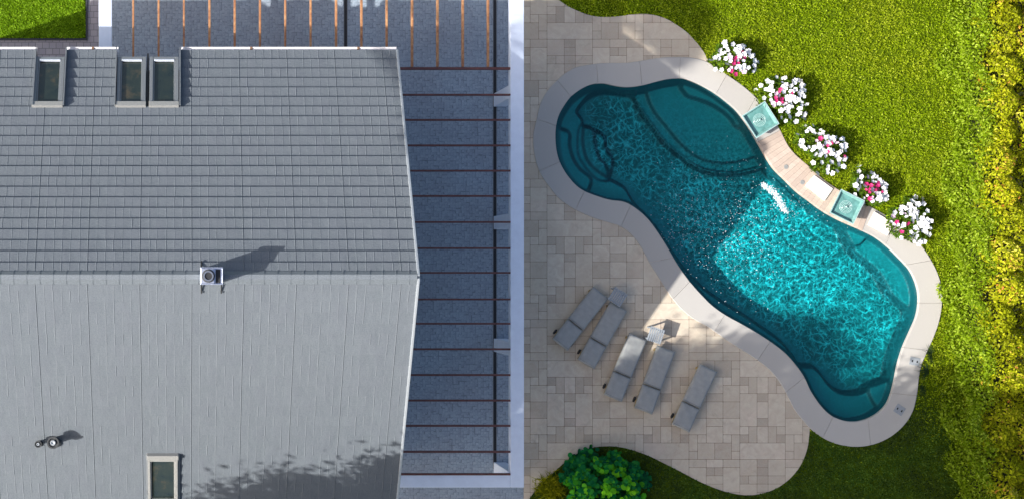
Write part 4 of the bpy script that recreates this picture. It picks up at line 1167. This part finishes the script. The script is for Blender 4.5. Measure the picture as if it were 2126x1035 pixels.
for (tl, tr, br, bl, lb) in LG:
    z = .29; tl, tr, br, bl = (np.array(G(*p, z)[:2]) for p in (tl, tr, br, bl)); c = (tl + tr + br + bl) / 4
    d = (tl + tr) / 2 - (bl + br) / 2
    o = proto if first else copy_tree(proto); first = False
    o.location = (c[0], c[1], .03); o.rotation_euler = (0, 0, math.atan2(d[1], d[0]) - PI / 2)
    tag(o, "grey cushioned " + lb, "sun lounger", "sun loungers on the patio")
def make_table():
    r = empty("side_table"); a = .205
    b = MB()
    for k in range(7):
        x = -a + k * (2 * a / 7); b.box(x + .005, x + 2 * a / 7 - .011, -a, a, .40, .42)
    b.box(-a, a, -a + .03, -a + .07, .38, .399); b.box(-a, a, a - .07, a - .03, .38, .399)
    b.build("table_top", M['slat'], r, bevel=.003, seg=1)
    for x in (-1, 1):
        for y in (-1, 1):
            b = MB(); b.box(x * (a - .03) - .018, x * (a - .03) + .018, y * (a - .05) - .018, y * (a - .05) + .018, 0, .38); b.build("leg", M['slat'], r)
    return r
tp = make_table(); first = True
for (p0, p1, p2, p3, lb) in (((1277.5,594.6),(1303,611),(1287.4,635.7),(1261,621), "upper grey slatted side table between the two leftmost loungers"), ((1351.5,675),(1381,685),(1371,713),(1341.6,705.4), "lower grey slatted side table between the third and fourth loungers")):
    w = [np.array(G(*p, .42)[:2]) for p in (p0, p1, p2, p3)]; c = sum(w) / 4; d = w[1] - w[0]
    o = tp if first else copy_tree(tp); first = False
    o.location = (c[0], c[1], .03); o.rotation_euler = (0, 0, math.atan2(d[1], d[0])); tag(o, lb, "side table", "side tables by the loungers")

# ------------------------------------------------------------------ shrubs and plants
def round_leaf_cloud(cx, cy, cz, size, rng, up=.5, n=7, sx=1.0):
    m = len(cx); nrm = rng.normal(size=(m, 3)); nrm[:, 2] = np.abs(nrm[:, 2]) + up * 3; nrm /= np.linalg.norm(nrm, axis=1)[:, None]
    a = np.cross(nrm, rng.normal(size=(m, 3))); a /= np.linalg.norm(a, axis=1)[:, None]; b = np.cross(nrm, a)
    sz = size * rng.uniform(.55, 1.25, m)[:, None] * .5; co = np.empty((m, n, 3)); c = np.stack([cx, cy, cz], 1)
    for k in range(n):
        t = 2 * PI * k / n; co[:, k] = c + a * sz * math.cos(t) + b * sz * math.sin(t) * .9
    return co.reshape(-1, 3), np.arange(m * n).reshape(m, n)
M['shrub'] = leaf_mat("broad_shrub_leaves", [(0, (0.006, 0.12, 0.05)), (.4, (0.014, 0.22, 0.05)), (.7, (0.08, 0.42, 0.02)), (1, (0.25, 0.70, 0.02))], .45, trans=.35)
def build_shrub():
    rng = np.random.default_rng(71); cx, cy, _ = G(1254, 1012, .5)
    r = empty("garden_shrub", (cx, cy, 0)); tag(r, "dense round-leaved green shrub in the shaded lawn bay below the patio", "shrub")
    X, Y, Z, Rn = [], [], [], []
    for k in range(230):
        a = rng.uniform(0, 2 * PI); q = math.sqrt(rng.uniform(0, 1)) * (1 + .12 * math.sin(3 * a + 1) + .08 * math.sin(7 * a)); u, v = 1.10 * q * math.cos(a), .95 * q * math.sin(a)
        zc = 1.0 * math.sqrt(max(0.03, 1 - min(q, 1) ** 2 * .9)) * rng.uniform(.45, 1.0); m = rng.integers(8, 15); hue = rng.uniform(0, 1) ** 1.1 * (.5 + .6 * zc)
        for i in range(m):
            X.append(u + rng.normal() * .075); Y.append(v + rng.normal() * .075); Z.append(max(.05, zc + rng.normal() * .04)); Rn.append(np.clip(hue + rng.normal() * .12, 0, 1))
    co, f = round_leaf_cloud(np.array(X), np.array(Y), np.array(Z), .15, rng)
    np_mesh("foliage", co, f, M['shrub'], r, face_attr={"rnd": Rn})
    b = MB()
    for i in range(14):
        a = 2 * PI * i / 14; b.tube((.05 * math.cos(a), .05 * math.sin(a), 0), (.75 * math.cos(a), .7 * math.sin(a), .6), .02, .008, 6)
    b.build("branches", M['bark'], r)
build_shrub()
M['spike'] = leaf_mat("yellow_tuft_blades", [(0, (0.10, 0.13, 0.005)), (1, (0.42, 0.42, 0.01))], .5)
M['palm'] = leaf_mat("spiky_dark_leaves", [(0, (0.02, 0.05, 0.02)), (1, (0.07, 0.12, 0.05))], .5)
def blades(name, loc, label, cat, mat, n, L, W, tilt, heading=None, spread=PI, seed=1, group=None, base_r=.05):
    rng = np.random.default_rng(seed); r = empty(name, loc); tag(r, label, cat, group); co = []; fc = []; rn = []
    for k in range(n):
        a = rng.uniform(-spread, spread) + (heading or 0); l = L * rng.uniform(.5, 1.1); t = rng.uniform(*tilt); d = np.array((math.cos(a), math.sin(a))); p = np.array((-d[1], d[0]))
        o = rng.normal(size=2) * base_r; b = len(co)
        for q in (0, .5, 1.0):
            w = W * (1 - q) * (1 if q else .7) + .0015; hh = l * (math.sin(t) * q - .25 * q * q); rr = l * math.cos(t) * q
            for sg in (-1, 1): co.append((*(o + d * rr + p * w * sg), max(.02, hh + .03)))
        fc += [[b, b + 2, b + 3, b + 1], [b + 2, b + 4, b + 5, b + 3]]; v = rng.uniform(); rn += [v, v]
    np_mesh("leaf_blades", co, np.array(fc), mat, r, face_attr={"rnd": rn})
    m = MB(); m.lathe((0, 0, 0), [(base_r * .8, 0), (base_r * .7, .05), (.005, .07)], 12); m.build("crown_base", M['stem'], r)
blades("grass_tuft", (*G(1142, 1012)[:2], 0), "loose yellow-green grass tuft left of the round-leaved shrub", "grass tuft", M['spike'], 700, .34, .010, (.3, 1.4), seed=81, base_r=.16)
GS = "spiky plants leaning over the right coping"
blades("spiky_plant", (*G(1930, 734)[:2], 0), "uppermost dark spiky plant, just above the skimmer lid on the right coping", "plant", M['palm'], 60, .36, .007, (.5, 1.2), PI, 1.9, 82, GS, .03)
blades("spiky_plant", (*G(1924, 768)[:2], 0), "widest dark spiky plant reaching over the right coping beside the skimmer lid", "plant", M['palm'], 70, .42, .007, (.4, 1.1), PI, 1.3, 83, GS, .03)
blades("spiky_plant", (*G(1916, 806)[:2], 0), "lowest dark spiky plant between the two skimmer lids at the lawn edge", "plant", M['palm'], 45, .30, .007, (.5, 1.1), PI, 1.5, 84, GS, .03)

# ------------------------------------------------------------------ tall trees standing outside the picture whose shade falls into it
M['treeleaf'] = leaf_mat("tree_leaves", [(0, (0.03, 0.06, 0.01)), (1, (0.07, 0.12, 0.02))], .5, trans=.1)
def tree(x, y, ztop, zbot, rx, ry, n, leaf, seed, label, gaps=.35, lean=(0, 0), trunk_r=.16, dens=None):
    rng = np.random.default_rng(seed); r = empty("garden_tree", (x, y, 0)); tag(r, label, "tree", "tall trees around the garden")
    cz = (ztop + zbot) / 2; hz = (ztop - zbot) / 2
    nc = dens or 60; th = rng.normal(size=(nc, 3)); th /= np.linalg.norm(th, axis=1)[:, None]; q = rng.uniform(.2, 1, nc)[:, None] ** .5
    C = th * q * np.array([rx, ry, hz]) * .88; k = rng.integers(0, nc, n); sp = gaps * rng.uniform(.6, 1.3, nc)[k]
    P_ = C[k] + rng.normal(size=(n, 3)) * sp[:, None]
    co, f = leaf_cloud(P_[:, 0] + lean[0], P_[:, 1] + lean[1], P_[:, 2] + cz, leaf, .4, up=.2, aspect=.6, rng=rng)
    np_mesh("crown", co, f, M['treeleaf'], r, face_attr={"rnd": rng.uniform(0, 1, n)})
    b = MB(); top = Vector((lean[0], lean[1], cz)); b.tube((0, 0, 0), top, trunk_r, trunk_r * .45, 10)
    for i in range(0, nc, 2):
        s_ = Vector((0, 0, 0)).lerp(top, .80 + .2 * rng.uniform()); e = Vector(C[i]) + top; b.tube(s_, e, trunk_r * .25, .02, 5, cap=False)
    b.build("trunk", M['bark'], r)
#TREES
TL = "tall trees around the garden"
tree(-5.4, -10.0, 12.4, 9.0, 2.9, 2.3, 22000, .17, 91, "leafy tree below the middle of the house")
tree(-0.9, -9.9, 11.6, 7.6, 3.0, 2.7, 30000, .17, 92, "leafy tree below the right end of the house")
tree(3.3, -10.2, 12.6, 8.2, 2.7, 2.5, 25000, .18, 93, "leafy tree below the pergola corner")
tree(8.4, -9.5, 11.8, 7.6, 2.8, 2.6, 26000, .18, 94, "leafy tree below the rounded end of the patio")
tree(12.6, -8.7, 11.4, 7.0, 2.9, 2.6, 36000, .18, 95, "leafy tree below the lower lawn")
tree(-1.2, -8.7, 12.0, 9.2, 1.9, 2.0, 12000, .18, 97, "smaller leafy tree in front, below the roof corner")
tree(0.6, -8.3, 12.5, 9.4, 1.8, 2.1, 8500, .18, 98, "smaller leafy tree in front, below the pergola")
tree(-14.0, 13.0, 18.65, 18.25, .9, 1.5, 9000, .17, 96, "unseen leaning tree left of the house, added to shade the upper patio", lean=(3.65, -14.0), trunk_r=.07, gaps=.10, dens=110)  # crown added out of view for patio shade, trunk leaned clear of the roof
